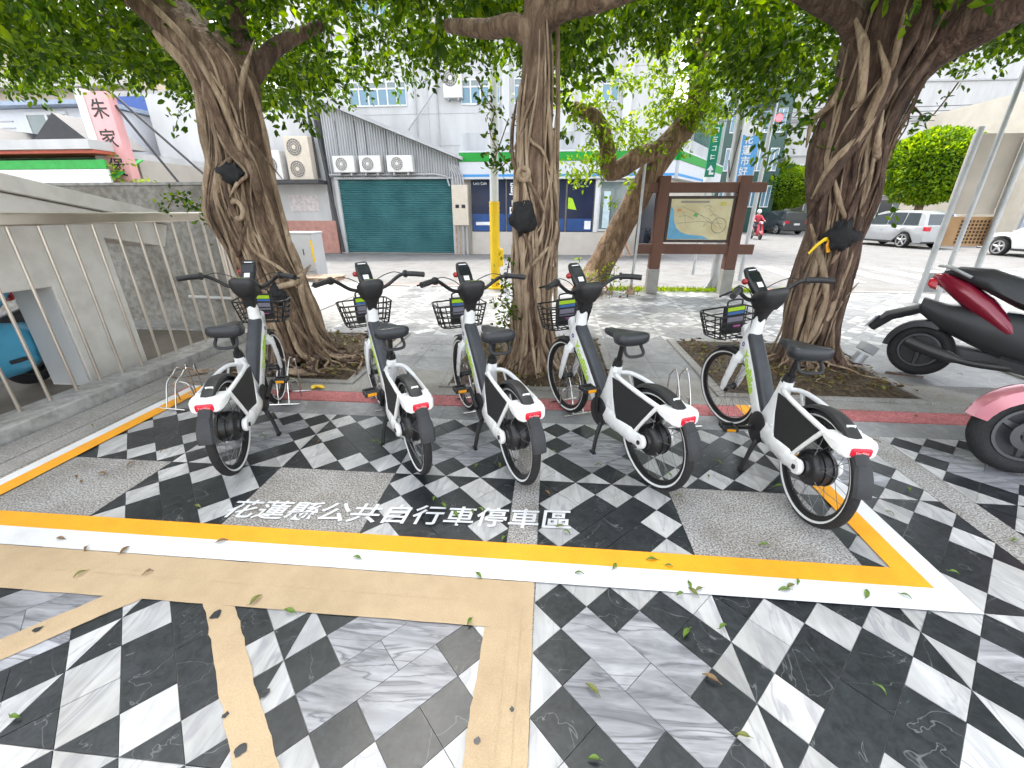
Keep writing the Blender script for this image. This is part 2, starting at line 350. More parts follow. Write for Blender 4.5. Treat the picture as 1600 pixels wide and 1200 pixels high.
for a, b in PAIRS:   # slab of two cells running down to the right
    BASE.append(('core', [(a[0], a[1] + 1), (a[0] - 1, a[1]), (b[0], b[1] - 1), (b[0] + 1, b[1])]))
def shrink(poly, gap):
    cx = sum(p[0] for p in poly) / len(poly); cyy = sum(p[1] for p in poly) / len(poly); out = []
    n = len(poly)
    area = sum(poly[k][0] * poly[(k + 1) % n][1] - poly[(k + 1) % n][0] * poly[k][1] for k in range(n))
    sg = 1 if area > 0 else -1
    for k in range(n):
        p0, p1, p2 = Vector(poly[k - 1]), Vector(poly[k]), Vector(poly[(k + 1) % n])
        e1 = (p1 - p0).normalized(); e2 = (p2 - p1).normalized()
        n1 = Vector((-e1.y, e1.x)) * sg; n2 = Vector((-e2.y, e2.x)) * sg
        bis = n1 + n2; dn = 1 + n1.dot(n2)
        out.append(tuple(p1 + bis * (gap / max(dn, .25))))
    return out
TILES = []   # (poly world, material key)
def add_panel(x0, y0, kind, mx, my, pale=False):
    for role, poly in BASE:
        pw = []
        for a, b in poly:
            a = 7 - a if mx else a; b = 7 - b if my else b
            pw.append((x0 + a * U, y0 + b * U))
        if kind == 'A': key = {'ring': 'b', 'border': 'w', 'core': 'g'}[role]
        else: key = {'ring': 'w', 'border': 'b', 'core': 'b'}[role]
        if pale: key = {'b': 'p', 'w': 'w', 'g': 'p'}[key]  # rear panels: dark tiles paled, grazing glare put into the stone colour
        TILES.append((shrink(pw, .0011), key, pale))
YR = [-.130, .615, 1.360, 2.105]
XS = [(-.015 + k * PW, k) for k in range(3)] + [(2.405 + k * PW, k) for k in range(3)] + [(-.165 - (k + 1) * PW, k) for k in range(4)]
GRAN = []
for x0, k in XS:
    left = x0 < -.1
    for r, y0 in enumerate(YR):
        kind = 'A' if k % 2 == 0 else 'B'
        if r == 2:
            if k % 2 == 1: GRAN.append((x0, y0)); continue
            kind = 'B'
        if r == 0: kind = 'B' if kind == 'A' else 'A'
        add_panel(x0, y0, kind, (k % 2 == 1) != left, r % 2 == 0)
NBACK = len(TILES)
for bx in range(-6, 10):
    for r in range(5):
        x0 = -.015 + bx * PW; y0 = 5.22 + r * PW
        if bx < 0 and x0 < -3.6 : continue
        add_panel(x0, y0, 'A' if (bx + r) % 2 == 0 else 'B', bx % 2 == 1, r % 2 == 1, pale=True)
KEYM = {'w': M_white, 'b': M_black, 'g': M_grey, 'p': M_palegrey}
def poly_prism(poly, zt, zb): 
    mb = MB(); n = len(poly)
    mb.add([(p[0], p[1], zt) for p in poly] + [(p[0], p[1], zb) for p in poly], [tuple(range(n))] + [(i, n + i, n + (i + 1) % n, (i + 1) % n) for i in range(n)])
    return mb
def view_size(poly):
    q = []
    for x, y in poly:
        px, py, c = proj((x, y, 0))
        if c <= .2: return 0
        q.append((px, py))
    cx = sum(a for a, b in q) / len(q); cy_ = sum(b for a, b in q) / len(q)
    if not (-40 < cx < 1640 and cy_ < 1230): return 0
    return abs(sum(q[k][0] * q[(k + 1) % len(q)][1] - q[(k + 1) % len(q)][0] * q[k][1] for k in range(len(q)))) / 2
order = sorted(range(len(TILES)), key=lambda i: -view_size(TILES[i][0]))
single = {i for i in order[:290] if view_size(TILES[i][0]) > 60}
mcache = {}
rest = {k: MB() for k in 'wbgp'}; rest_back = {k: MB() for k in 'wbgp'}
for i, (poly, key, pale) in enumerate(TILES):
    zt = random.uniform(-.0007, .0007)
    if i in single:
        cx = sum(p[0] for p in poly) / len(poly); cyy = sum(p[1] for p in poly) / len(poly)
        sig = (key,) + tuple((round(p[0] - cx, 3), round(p[1] - cyy, 3)) for p in poly)
        if sig not in mcache:
            me = poly_prism([(p[0] - cx, p[1] - cyy) for p in poly], 0, -.01).mesh('tile'); me.materials.append(KEYM[key])
            bm = bmesh.new(); bm.from_mesh(me); bmesh.ops.recalc_face_normals(bm, faces=bm.faces[:]); bm.to_mesh(me); bm.free(); mcache[sig] = me
        o = bpy.data.objects.new('tile', mcache[sig]); col.objects.link(o); o.location = (cx, cyy, zt); o.parent = plaza
        o.rotation_euler = (random.gauss(0, .0022), random.gauss(0, .0022), 0)
    else:
        d = rest_back if pale else rest
        n = len(poly); d[key].add([(p[0], p[1], zt) for p in poly] + [(p[0], p[1], -.01) for p in poly], [tuple(range(n))] + [(a, n + a, n + (a + 1) % n, (a + 1) % n) for a in range(n)])
for nm, d in (('small_tile_field', rest), ('rear_tile_field', rest_back)):
    mb = MB(); keys = [k for k in 'wbgp' if d[k].v]
    for q, k in enumerate(keys): mb.add(d[k].v, d[k].f, q)
    o = mb.build(nm, [KEYM[k] for k in keys], plaza, kind='stuff')
# granite slabs and strips between the panels
for x0, y0 in GRAN:
    poly_prism(shrink([(x0, y0), (x0 + PW, y0), (x0 + PW, y0 + PW), (x0, y0 + PW)], .0015), 0, -.01).build('granite_slab', M_gran, plaza)
for xa, xb in ((-.165, -.015), (2.22, 2.405), (-3.30, -3.146)):
    for r in range(5):
        poly_prism(shrink([(xa, -.13 + r * PW), (xb, -.13 + r * PW), (xb, -.13 + min((r + 1) * PW, 2.98)), (xa, -.13 + min((r + 1) * PW, 2.98))], .001), .0, -.01).build('granite_strip', M_gran, plaza) if r < 4 else None
# grey edging course below the kerb line, slab by slab
x = -3.30
while x < 7.2:
    wd = .62; poly_prism(shrink([(x, 2.851), (x + wd, 2.851), (x + wd, 3.088), (x, 3.088)], .0012), random.uniform(-.001, .0005), -.01).build('edging_slab', M_palegrey, plaza); x += wd
x = -3.30
while x < 7.2:   # red painted kerb blocks
    wd = .93; poly_prism(shrink([(x, 3.090), (x + wd, 3.090), (x + wd, 3.285), (x, 3.285)], .0012), .004 + random.uniform(0, .002), -.01).build('red_kerb_block', M_red, plaza); x += wd
x = -3.30
while x < 7.2:
    wd = .8; poly_prism(shrink([(x, 3.287), (x + wd, 3.287), (x + wd, 3.45), (x, 3.45)], .0014), .006 + random.uniform(0, .003), -.01).build('granite_kerb_block', M_gran_border, plaza); x += wd
# border along the fence
y = -1.0
while y < 5.2:
    L_ = .9
    poly_prism(shrink([(-3.72, y), (-3.47, y), (-3.47, y + L_), (-3.72, y + L_)], .002), .004, -.01).build('border_slab', M_gran_border, plaza)
    poly_prism(shrink([(-3.468, y), (-3.302, y), (-3.302, y + L_), (-3.468, y + L_)], .002), .0015, -.01).build('border_slab', M_gran_border, plaza); y += L_
# tree pits in the band y 3.45 .. 5.22 with paved passages between
PITS = [(-3.30, -1.80), (-.98, .70), (1.50, 3.30), (4.60, 6.2)]
xs = [-3.72]
edges = []
for a, b in PITS: edges.append((xs[-1], a)); xs.append(b)
edges.append((xs[-1], 8.0))
for a, b in edges:
    nx = max(1, round((b - a) / .45)); dx = (b - a) / nx
    for q in range(nx):
        for r in range(4):
            dy = 1.77 / 4
            poly_prism(shrink([(a + q * dx, 3.452 + r * dy), (a + (q + 1) * dx, 3.452 + r * dy), (a + (q + 1) * dx, 3.452 + (r + 1) * dy), (a + q * dx, 3.452 + (r + 1) * dy)], .0015), random.uniform(-.001, .001), -.01).build('passage_slab', M_gran_border if r == 0 else M_palegrey, plaza)
for a, b in PITS:
    soil = MB(); nx, ny = 26, 26
    vs = []; 
    for iy in range(ny):
        for ix in range(nx):
            x = a + .08 + (b - a - .16) * ix / (nx - 1); y = 3.46 + .06 + (1.76 - .12) * iy / (ny - 1)
            e = min(ix, nx - 1 - ix, iy, ny - 1 - iy)
            vs.append((x, y, .0 + min(e, 4) * .012 + .03 * mnoise.noise(Vector((x * 5, y * 5, 0))) * min(e, 3) / 3))
    soil.add(vs, [(iy * nx + ix, iy * nx + ix + 1, (iy + 1) * nx + ix + 1, (iy + 1) * nx + ix) for iy in range(ny - 1) for ix in range(nx - 1)])
    soil.build('soil_bed', M_soil, kind='structure', smooth=True)
    rim = MB()
    for (p, q) in (((a, 3.452), (a + .085, 5.22)), ((b - .085, 3.452), (b, 5.22)), ((a + .087, 5.13), (b - .087, 5.22)), ((a + .087, 3.452), (b - .087, 3.53))):
        rim.span((p[0], p[1], -.03), (q[0], q[1], .022))
    rim.build('pit_kerb', M_gran_border, kind='structure', bevel=.008)

# ---- painted lines: bay outline in orange and white, old lines blocked out in tan
def sheet(name, polys, z, m, parent=None, kind='structure', thick=.0008):
    mb = MB()
    for p in polys:
        n = len(p); area = sum(p[k][0] * p[(k + 1) % n][1] - p[(k + 1) % n][0] * p[k][1] for k in range(n))
        if area < 0: p = p[::-1]
        mb.add([(q[0], q[1], z) for q in p], [tuple(range(n))])
    return mb.build(name, m, parent, kind=kind)
def wobble(p, q, n=40, amp=.006, seed=0, freq=9):
    p = Vector(p); q = Vector(q); d = q - p; nr = Vector((-d.y, d.x)).normalized()
    return [tuple(p + d * (k / n) + nr * amp * (mnoise.noise(Vector((k / n * d.length * freq, seed, .3))) + .6 * mnoise.noise(Vector((k / n * d.length * freq * 4, seed, 5))))) for k in range(n + 1)]
tanz = .0045
def tan_band(l0, l1, r0, r1, s, amp=.007):
    return wobble(l0, l1, 46, amp, s) + wobble(r1, r0, 46, amp, s + 3.3)
sheet('tan_painted_band', [tan_band((-3.3, 1.352), (-.02, 1.352), (-3.3, 1.125), (-.02, 1.125), 1, .004)], tanz, M_tan)
sheet('tan_painted_band', [tan_band((-.205, 1.128), (-.21, -.2), (-.018, 1.128), (-.012, -.2), 2, .006)], tanz - .0007, M_tan)
sheet('tan_painted_band', [tan_band((-1.382, 1.128), (-.40, .15), (-1.237, 1.128), (-.25, .15), 3, .011)], tanz - .0007, M_tan)
sheet('tan_painted_band', [tan_band((-1.82, 1.128), (-2.8, .10), (-1.655, 1.128), (-2.65, .10), 4, .007)], tanz - .0007, M_tan)
# chips worn through the tan coat
for k, (px, py, r_) in enumerate(((338, 962, .020), (376, 1175, .016), (352, 1120, .010), (800, 1110, .008), (745, 1160, .010), (232, 893, .008), (60, 985, .014), (415, 1085, .012))):
    p = ground_at(px, py); sheet('paint_chip', [[(p.x + math.cos(a) * r_ * (.6 + .7 * random.random()), p.y + math.sin(a) * r_ * (.6 + .9 * random.random())) for a in [2 * math.pi * q / 11 for q in range(11)]]], tanz + .0022, M_black)
# raised ridges of thicker old paint under the tan coat
sheet('tan_paint_ridge', [wobble((-3.3, 1.262), (-.27, 1.262), 30, .002, 8) + wobble((-.27, 1.234), (-3.3, 1.234), 30, .002, 9)], tanz + .0012, M_tan)
sheet('tan_paint_ridge', [wobble((-.112, 1.23), (-.108, -.2), 20, .002, 11) + wobble((-.062, -.2), (-.066, 1.23), 20, .002, 12)], tanz + .0012, M_tan)
lz = .0075
XL0, XL1, XL2 = -3.262, -3.185, -3.075      # outer white edge, white/orange, orange inner
XR0, XR1, XR2 = 1.785, 1.69, 1.585
Y0, Y1, Y2 = 1.352, 1.468, 1.572; YT = 3.30
sheet('white_bay_line', [[(XL0, Y0), (XR0, Y0), (XR1, Y1), (XL1, Y1)], [(XR0, Y0), (XR0, YT), (XR1, YT), (XR1, Y1)], [(XL0, YT), (XL0, Y0), (XL1, Y1), (XL1, YT)]], lz, M_wline)
sheet('orange_bay_line', [[(XL1, Y1), (XR1, Y1), (XR2, Y2), (XL2, Y2)], [(XR1, Y1), (XR1, YT), (XR2, YT), (XR2, Y2)], [(XL1, YT), (XL1, Y1), (XL2, Y2), (XL2, YT)]], lz, M_orange)
lt = lettering('bay_lettering', '花蓮縣公共自行車停車區', .158, M_wline, None, Matrix.Translation((-.775, 1.722, .0055)) @ Matrix.Rotation(R(2.1), 4, 'Z') @ Matrix.Scale(1.075, 4, (1, 0, 0)), depth=0.0, bold=.0022, shear=.12)
tag(lt, 'white painted characters on the paving above the orange line', 'lettering')
# crossing stripes and lane lines on the road
mb = MB()
for k in range(9):
    x0 = 6.2 + k * 1.05
    mb.add([(x0, 11.0, ROADZ + .004), (x0 + .45, 11.0, ROADZ + .004), (x0 + .75, 14.2, ROADZ + .004), (x0 + .3, 14.2, ROADZ + .004)], [(0, 1, 2, 3)])
mb.build('crossing_stripes', M_wline, kind='structure')
mb = MB(); mb.add([(-14, 9.75, ROADZ + .004), (5, 9.75, ROADZ + .004), (5, 9.85, ROADZ + .004), (-14, 9.85, ROADZ + .004)], [(0, 1, 2, 3)]); mb.build('edge_line', mat('red_line', (.42, .12, .1), .8), kind='structure')
# ================================================================== BICYCLES
M_bwhite = mat('bike_white_paint', (.83, .83, .82), rough=.28, var=.05, scale=5, coat=.5, rvar=.12)
M_bblack = mat('bike_black_plastic', (.018, .018, .019), rough=.5, var=.2, scale=20)
M_bsatin = mat('bike_black_satin', (.012, .012, .013), rough=.33, var=.15)
M_bgrey = mat('bike_battery_grey', (.045, .048, .056), rough=.42, var=.12, scale=14)
M_flap = mat('mud_flap_rubber', (.026, .027, .030), rough=.55, var=.2, scale=18)
M_rub = mat('tyre_rubber', (.014, .014, .015), rough=.75, var=.25, scale=30, bump=.3, bscale=120)
M_refl = mat('reflective_stripe', (.72, .72, .70), rough=.4, var=.04)
M_alu = mat('brushed_alloy', (.55, .55, .56), rough=.3, metal=1, var=.06)
M_spoke = mat('spoke_steel', (.16, .16, .165), rough=.4, metal=.6, var=.05)
M_chrome = mat('stainless_tube', (.62, .60, .57), rough=.22, metal=1, var=.06)
M_saddle = mat('saddle_vinyl', (.022, .024, .028), rough=.38, var=.2, scale=8, bump=.06, bscale=160)
M_redlens = mat('red_lens', (.62, .008, .03), rough=.15, var=.05)
M_redmark = mat('red_lens_mark', (.85, .45, .45), rough=.4)
M_orangelens = mat('orange_reflector', (.85, .36, .01), rough=.25, var=.05)
M_lime = mat('lime_print', (.42, .68, .02), rough=.4, var=.04)
M_violet = mat('violet_print', (.08, .05, .30), rough=.4, var=.04)
M_screen = mat('screen_glass', (.012, .014, .017), rough=.12, var=.05)
M_label = mat('white_sticker', (.74, .75, .76), rough=.5, var=.04)
M_skirt = mat('skirt_net', (.016, .016, .017), rough=.6, var=.15, scale=60, bump=.25, bscale=300)
M_blue = mat('blue_print', (.05, .16, .42), rough=.4); M_pink = mat('pink_print', (.62, .12, .40), rough=.4); M_greyprint = mat('grey_print', (.22, .21, .27), rough=.4)
RW = .300; WB = 1.06
def c01(x): return max(0.0, min(1.0, x))
def bike_warp(v):
    x, y, z = v
    k = max(c01(x / .25), c01((z - .36) / .12))
    return (x - .057 * k, y, z - .035 * c01(z / .2) * c01((.6 - z) / .25))
RX90 = Matrix.Rotation(R(90), 4, 'X')
HEAD_A = Vector((1.005, 0, .62)); HEAD_D = Vector((-.27, 0, .96)).normalized()
def torus(mb, R_, r, seg=48, seg2=10, M=None, sq=1.0):
    prof = [(R_ + r * math.cos(2 * math.pi * k / seg2), r * sq * math.sin(2 * math.pi * k / seg2)) for k in range(seg2)]
    return mb.lathe(prof, seg, M, closed=True)
_wm = {}
def wheel_part(key, fn):
    if key not in _wm: _wm[key] = fn()
    return _wm[key]
def place(me_obj, name, parent, M, first):
    pass
def make_wheel(root, name, M, motor, steer_label=None):
    """wheel = tyre (part) with rim, stripes, spokes, hub as sub-parts"""
    def mk(nm, mb, m, par, smooth=True):
        key = (nm, motor)
        if key not in _wm:
            o = mb().build(nm, m, par, smooth=smooth); _wm[key] = o.data
        else:
            o = bpy.data.objects.new(nm, _wm[key]); col.objects.link(o); o.parent = par
        return o
    w = mk(name, lambda: torus(MB(), RW - .024, .024, 56, 12, RX90, 1.0), M_rub, root); w.matrix_local = M
    mk('rim', lambda: MB().lathe([(.257, -.013), (.245, -.011), (.237, -.006), (.237, .006), (.245, .011), (.257, .013)], 56, RX90, closed=True), M_bsatin, w)
    for s in (-1, 1):
        key = ('reflective_strip', s)
        if key not in _wm:
            o = MB().lathe([(.263, .0200 * s), (.2665, .0236 * s), (.2705, .0247 * s), (.274, .0255 * s), (.271, .0235 * s), (.266, .0215 * s)], 56, RX90, closed=True).build('reflective_strip', M_refl, w, smooth=True); _wm[key] = o.data
        else:
            o = bpy.data.objects.new('reflective_strip', _wm[key]); col.objects.link(o); o.parent = w
    def spokes():
        mb = MB(); n = 32 if not motor else 28; hr = .028 if not motor else .078
        for k in range(n):
            a = 2 * math.pi * k / n; s = 1 if k % 2 else -1; b = a + (.35 if (k // 2) % 2 else -.35) * (1.0 if motor else 2.2)
            mb.tube([(hr * math.cos(b), s * (.03 if not motor else .045), hr * math.sin(b)), (.240 * math.cos(a), s * .004, .240 * math.sin(a))], .0015, 4)
        return mb
    mk('spokes', spokes, M_spoke, w)
    if motor: mk('hub_motor', lambda: MB().lathe([(.02, -.075), (.045, -.073), (.05, -.062), (.076, -.058), (.088, -.046), (.093, -.03), (.086, -.028), (.086, -.012), (.092, -.010), (.092, .010), (.086, .012), (.086, .028), (.093, .03), (.088, .046), (.076, .058), (.05, .062), (.045, .073), (.02, .075)], 36, RX90), M_bsatin, w)
    else: mk('hub', lambda: MB().lathe([(.012, -.055), (.022, -.05), (.03, -.035), (.02, -.03), (.02, .03), (.03, .035), (.022, .05), (.012, .055)], 24, RX90), M_bsatin, w)
    return w
def rrect(cx, cy, w, h, r, n=4):
    out = []
    for sx, sy, a0 in ((1, 1, 0), (-1, 1, 90), (-1, -1, 180), (1, -1, 270)):
        for k in range(n + 1):
            a = R(a0 + 90 * k / n); out.append((cx + sx * (w / 2 - r) + r * math.cos(a), cy + sy * (h / 2 - r) + r * math.sin(a)))
    return out
def section(c, t, wdt, hgt, r, n=4):
    """rounded rectangle ring centred on c in the XZ plane, normal t, width along Y"""
    t = Vector(t).normalized(); y = Vector((0, 1, 0)); z = t.cross(y).normalized() * -1
    return [Vector(c) + y * a + z * b for a, b in rrect(0, 0, wdt, hgt, r, n)]
def guards(root, S2):
    # front guard (steered)
    gd = MB(); rings = []
    for k in range(17):
        a = R(60 + 110 * k / 16); c = Vector((WB + (RW + .014) * math.cos(a), 0, RW + (RW + .014) * math.sin(a))); rad = Vector((math.cos(a), 0, math.sin(a)))
        rings.append([c + Vector((0, y, 0)) + rad * zz for y, zz in ((-.034, -.012), (-.028, 0), (0, .005), (.028, 0), (.034, -.012), (.026, -.006), (0, .0), (-.026, -.006))])
    gd.loft(rings).xf(S2).build('front_mudguard', M_bblack, root, smooth=True)
    # rear guard and flap
    gd = MB(); rings = []
    for k in range(25):
        a = R(20 + 140 * k / 24); c = Vector(((RW + .016) * math.cos(a), 0, RW + (RW + .016) * math.sin(a))); rad = Vector((math.cos(a), 0, math.sin(a)))
        rings.append([c + Vector((0, y, 0)) + rad * zz for y, zz in ((-.037, -.014), (-.03, 0), (0, .006), (.03, 0), (.037, -.014), (.028, -.006), (0, .0), (-.028, -.006))])
    gd.loft(rings); rear_guard = gd.build('rear_mudguard', M_bblack, root, smooth=True)
    gd = MB(); rings = []
    for k in range(9):
        a = R(146 + 25 * k / 8); c = Vector(((RW + .024) * math.cos(a), 0, RW + (RW + .024) * math.sin(a))); rad = Vector((math.cos(a), 0, math.sin(a))); wq = .035 + .007 * min(1, k / 3)
        rings.append([c + Vector((0, y * wq, 0)) + rad * zz for y, zz in ((-1, -.012), (-.75, .002), (0, .008), (.75, .002), (1, -.012), (.7, -.005), (0, .002), (-.7, -.005))])
    gd.loft(rings).build('mud_flap', M_flap, rear_guard, smooth=True)
def ubike(label, rear, front, steer=0.0, crank=0.6, lean=0.0, wear=0):
    rear = Vector((*rear, 0)); front = Vector((*front, 0)); hd = math.atan2(front.y - rear.y, front.x - rear.x)
    root = thing('electric_bicycle', label, 'bicycle', rear, hd, 'white rental bicycles parked in the painted bay')
    root.rotation_euler = (lean, 0, hd)
    S = Matrix.Translation(HEAD_A) @ Matrix.Rotation(steer, 4, HEAD_D) @ Matrix.Translation(-HEAD_A)
    # wheels
    WARP[0] = None
    make_wheel(root, 'rear_wheel', Matrix.Translation((0, 0, RW)), True)
    TW = Matrix.Translation((-.06, 0, -.035)); S2 = TW @ S @ TW.inverted()
    make_wheel(root, 'front_wheel', S2 @ Matrix.Translation((WB, 0, RW)), False)
    guards(root, S2)
    WARP[0] = bike_warp
    # frame: down tube, bottom shell, seat tube, two stays
    fr = MB(); P0 = Vector((1.0, 0, .70)); P1 = Vector((.60, 0, .33)); t = P1 - P0
    fr.loft([section(P0 + t * k, t, wd, hg, .026) for k, wd, hg in ((-.18, .07, .07), (-.06, .082, .10), (.06, .088, .118), (.3, .090, .118), (.55, .092, .112), (.75, .095, .105), (.9, .10, .105), (1.0, .10, .11))])
    fr.loft([section((x, 0, z), d, wd, hg, .04) for x, z, d, wd, hg in ((.66, .375, (-1, 0, -.8), .088, .085), (.60, .325, (-1, 0, -.5), .10, .11), (.54, .305, (-1, 0, 0), .112, .135), (.47, .30, (-1, 0, .05), .118, .14), (.42, .305, (-1, 0, .1), .105, .12))])
    # wrapped junction towards seat tube
    fr.loft([section((x, 0, z), (-.22, 0, 1), wd, hg, min(wd, hg) * .42) for x, z, wd, hg in ((.545, .29, .118, .17), (.528, .36, .102, .145), (.508, .44, .082, .105), (.490, .53, .068, .080), (.472, .61, .062, .066))])
    for s in (-1, 1):   # stays
        fr.tube(bez([(.52, .035 * s, .30), (.42, .062 * s, .315), (.28, .082 * s, .325), (.12, .092 * s, .33), (.0, .094 * s, .335)], 5), [.062] * 4 + [.056] * 6 + [.048] * 6 + [.040] * 5, 12, flat=.45, up=(0, 0, 1))
        fr.lathe([(.0, -.014), (.036, -.014), (.041, -.006), (.041, .006), (.036, .014), (.0, .014)], 20, Matrix.Translation((0, .094 * s, .335)) @ RX90)
    # head shell
    fr.loft([section(HEAD_A + HEAD_D * q, HEAD_D, wd, hg, min(wd, hg) * .42) for q, wd, hg in ((-.035, .07, .078), (.02, .086, .118), (.09, .09, .125), (.16, .08, .10), (.23, .07, .08), (.27, .064, .070))])
    frame = fr.build('frame', M_bwhite, root, smooth=True, angle=50)
    for s in (-1, 1):
        MB().lathe([(.0, -.004), (.014, -.004), (.014, .004), (.0, .004)], 6, Matrix.Translation((0, .111 * s, .335)) @ RX90).build('axle_nut', M_bblack, frame)
    for s in (-1, 1):    # print on the tube side
        td = (P0 - P1).normalized(); zz = Vector((0, s, 0)); xx = td if s < 0 else -td
        ctr = P1 + (P0 - P1) * .56 + Vector((0, s * .0462, 0)) + Vector((.004, 0, -.004))
        Mx = Matrix((( -td.x if s>0 else td.x, 0, 0, 0), (0, 0, 0, 0), (0, 0, 0, 0), (0, 0, 0, 1)))
        ex = (-td if s > 0 else td); ez = zz; ey = ez.cross(ex)
        Mt = Matrix(((ex.x, ey.x, ez.x, ctr.x), (ex.y, ey.y, ez.y, ctr.y), (ex.z, ey.z, ez.z, ctr.z), (0, 0, 0, 1)))
        lettering('tube_lettering', 'YouBike', .082, M_lime, frame, Mt, depth=.0012, bold=.0026)
        ic = MB(); ic.lathe([(.009, -.001), (.016, -.001), (.016, .001), (.009, .001)], 20, Matrix.Translation(P1 + (P0 - P1) * .93 + Vector((.004, s * .0458, -.004))) @ RX90, closed=True); ic.build('tube_emblem', M_violet, frame)
    # battery
    bt = MB(); off = Vector((-td.z, 0, td.x)) * .066
    bt.loft([section(P0 + t * k + off, t, wd, hg, rr_) for k, wd, hg, rr_ in ((-.02, .05, .02, .009), (.0, .080, .055, .022), (.04, .088, .064, .026), (.5, .09, .066, .027), (.92, .09, .066, .027), (.97, .085, .06, .024))])
    bt.build('battery', M_bgrey, root, smooth=True, angle=50)
    # fork (steered)
    fk = MB(); fk.loft([section(HEAD_A + HEAD_D * q, HEAD_D, wd, hg, .02) for q, wd, hg in ((-.075, .125, .055), (-.05, .13, .066), (-.02, .085, .07))])
    for s in (-1, 1):
        fk.tube(bez([(1.03, .056 * s, .575), (1.052, .062 * s, .50), (1.085, .064 * s, .42), (1.12, .060 * s, .335)], 5), [.032] * 4 + [.029] * 5 + [.026] * 5 + [.02] * 2, 12, flat=.5, up=(1, 0, 0))
    fk.xf(S).build('fork', M_bwhite, root, smooth=True)
    # carrier: two rails, tail shell
    ca = MB()
    for s in (-1, 1):
        ca.tube(bez([(.455, .022 * s, .565), (.40, .050 * s, .575), (.30, .068 * s, .573), (.12, .073 * s, .562), (-.03, .074 * s, .555)], 5), .0125, 10)
        ca.tube([(-.022, .078 * s, .556), (.05, .086 * s, .44), (.112, .094 * s, .332)], .0115, 10)
        ca.tube([(.425, .058 * s, .565), (.375, .080 * s, .45), (.325, .090 * s, .345)], .0065, 8)
        ca.tube([(.112, .094 * s, .332), (.20, .094 * s, .312), (.325, .092 * s, .345)], .0065, 8)
    carrier = ca.build('carrier', M_bwhite, root, smooth=True)
    tl = MB()
    tl.loft([[Vector((x, y * wd, z0 + zz * h)) for y, zz in ((-1, 0), (-1, .7), (-.86, 1), (.86, 1), (1, .7), (1, 0), (.8, -.22), (-.8, -.22))] for x, wd, z0, h in ((-.02, .084, .540, .024), (-.05, .087, .532, .034), (-.10, .085, .520, .050), (-.145, .078, .515, .056), (-.165, .066, .518, .050))])
    tail = tl.build('tail_shell', M_bwhite, carrier, smooth=True, angle=35, bevel=.004)
    ho = MB()
    ho.tube([(-.06, -.02, .575), (-.06, -.02, .60), (-.06, .012, .60), (-.06, .012, .575)], .006, 8); ho.build('strap_hook', M_bwhite, carrier, smooth=True)
    lp = MB(); lp.loft([[Vector((x, a, b)) for a, b in rrect(0, .533, w_, h_, .01)] for x, w_, h_ in ((-.155, .088, .036), (-.170, .088, .036), (-.174, .078, .027))])
    lamp = lp.build('tail_lamp', M_redlens, root, smooth=True)
    Mt = Matrix(((0, 0, -1, -.1745), (-1, 0, 0, 0), (0, 1, 0, .533), (0, 0, 0, 1)))
    lettering('lamp_lettering', 'YouBike', .017, M_redmark, lamp, Mt, depth=.0005)
    # skirt guards
    for s in (-1, 1):
        poly = [(.405, .564), (.20, .564), (-.008, .550), (.118, .345), (.19, .318), (.292, .338), (.370, .47)]
        sk = MB(); vs = []
        for off2 in (0, .005 * s):
            for x, z in poly: vs.append((x, s * (.072 + (.55 - z) * .085) + off2, z))
        n = len(poly); sk.add(vs, [tuple(range(n)), tuple(range(2 * n - 1, n - 1, -1))] + [(i, (i + 1) % n, n + (i + 1) % n, n + i) for i in range(n)])
        sk.build('skirt_guard', M_skirt, root)
    # seat post, clamp, saddle
    sp = MB(); sp.tube([(.474, 0, .59), (.435, 0, .765)], .0155, 14); sp.tube([(.475, 0, .60), (.464, 0, .645)], [.034, .027], 14); sp.build('seat_post', M_bsatin, root, smooth=True)
    sa = MB(); prof = [(.62, .018, .018, 0), (.60, .026, .03, .004), (.55, .030, .036, .004), (.49, .042, .040, 0), (.43, .078, .045, -.002), (.385, .103, .052, 0), (.345, .108, .056, .004), (.315, .096, .05, .008), (.302, .07, .03, .01)]
    rings = []
    for x, hw, hh, dz in prof:
        ring = []
        for k in range(16):
            a = 2 * math.pi * k / 16; cx = math.copysign(abs(math.cos(a)) ** .75, math.cos(a)); sx = math.copysign(abs(math.sin(a)) ** .8, math.sin(a))
            ring.append(Vector((x, hw * cx, .805 + dz + hh * .70 * sx + (.012 * abs(cx) ** 2 if sx > 0 else 0) - (.012 if x > .5 else 0))))
        rings.append(ring)
    sa.loft(rings); saddle = sa.build('saddle', M_saddle, root, smooth=True, angle=70)
    hd_ = MB(); hd_.tube(bez([(.345, .055, .775), (.315, .06, .735), (.300, .035, .72), (.300, -.035, .72), (.315, -.06, .735), (.345, -.055, .775)], 4), .0095, 8)
    for s in (-1, 1): hd_.tube([(.36, .03 * s, .775), (.47, .022 * s, .762), (.53, .018 * s, .785)], .004, 6)
    hd_.build('saddle_handle', M_bblack, saddle, smooth=True)
    # crank set, covers, pedals
    for s in (-1, 1):
        cv = MB(); cv.lathe([(.0, -.004), (.088, -.006), (.097, -.001), (.097, .004), (.088, .009), (.04, .013), (.0, .013)], 36, Matrix.Translation((.535, .068 * s, .302)) @ (RX90 if s < 0 else Matrix.Rotation(R(-90), 4, 'X')))
        cv.build('chain_cover', M_bblack, root, smooth=True, angle=50)
        ca_ = crank + (math.pi if s < 0 else 0); ex, ez = math.cos(ca_), math.sin(ca_)
        cr = MB(); pc = Vector((.535 + .165 * ex, .098 * s, .302 + .165 * ez)); cr.tube([(.535, .086 * s, .302), (.535 + .08 * ex, .092 * s, .302 + .08 * ez), pc], [.018, .014, .013], 10)
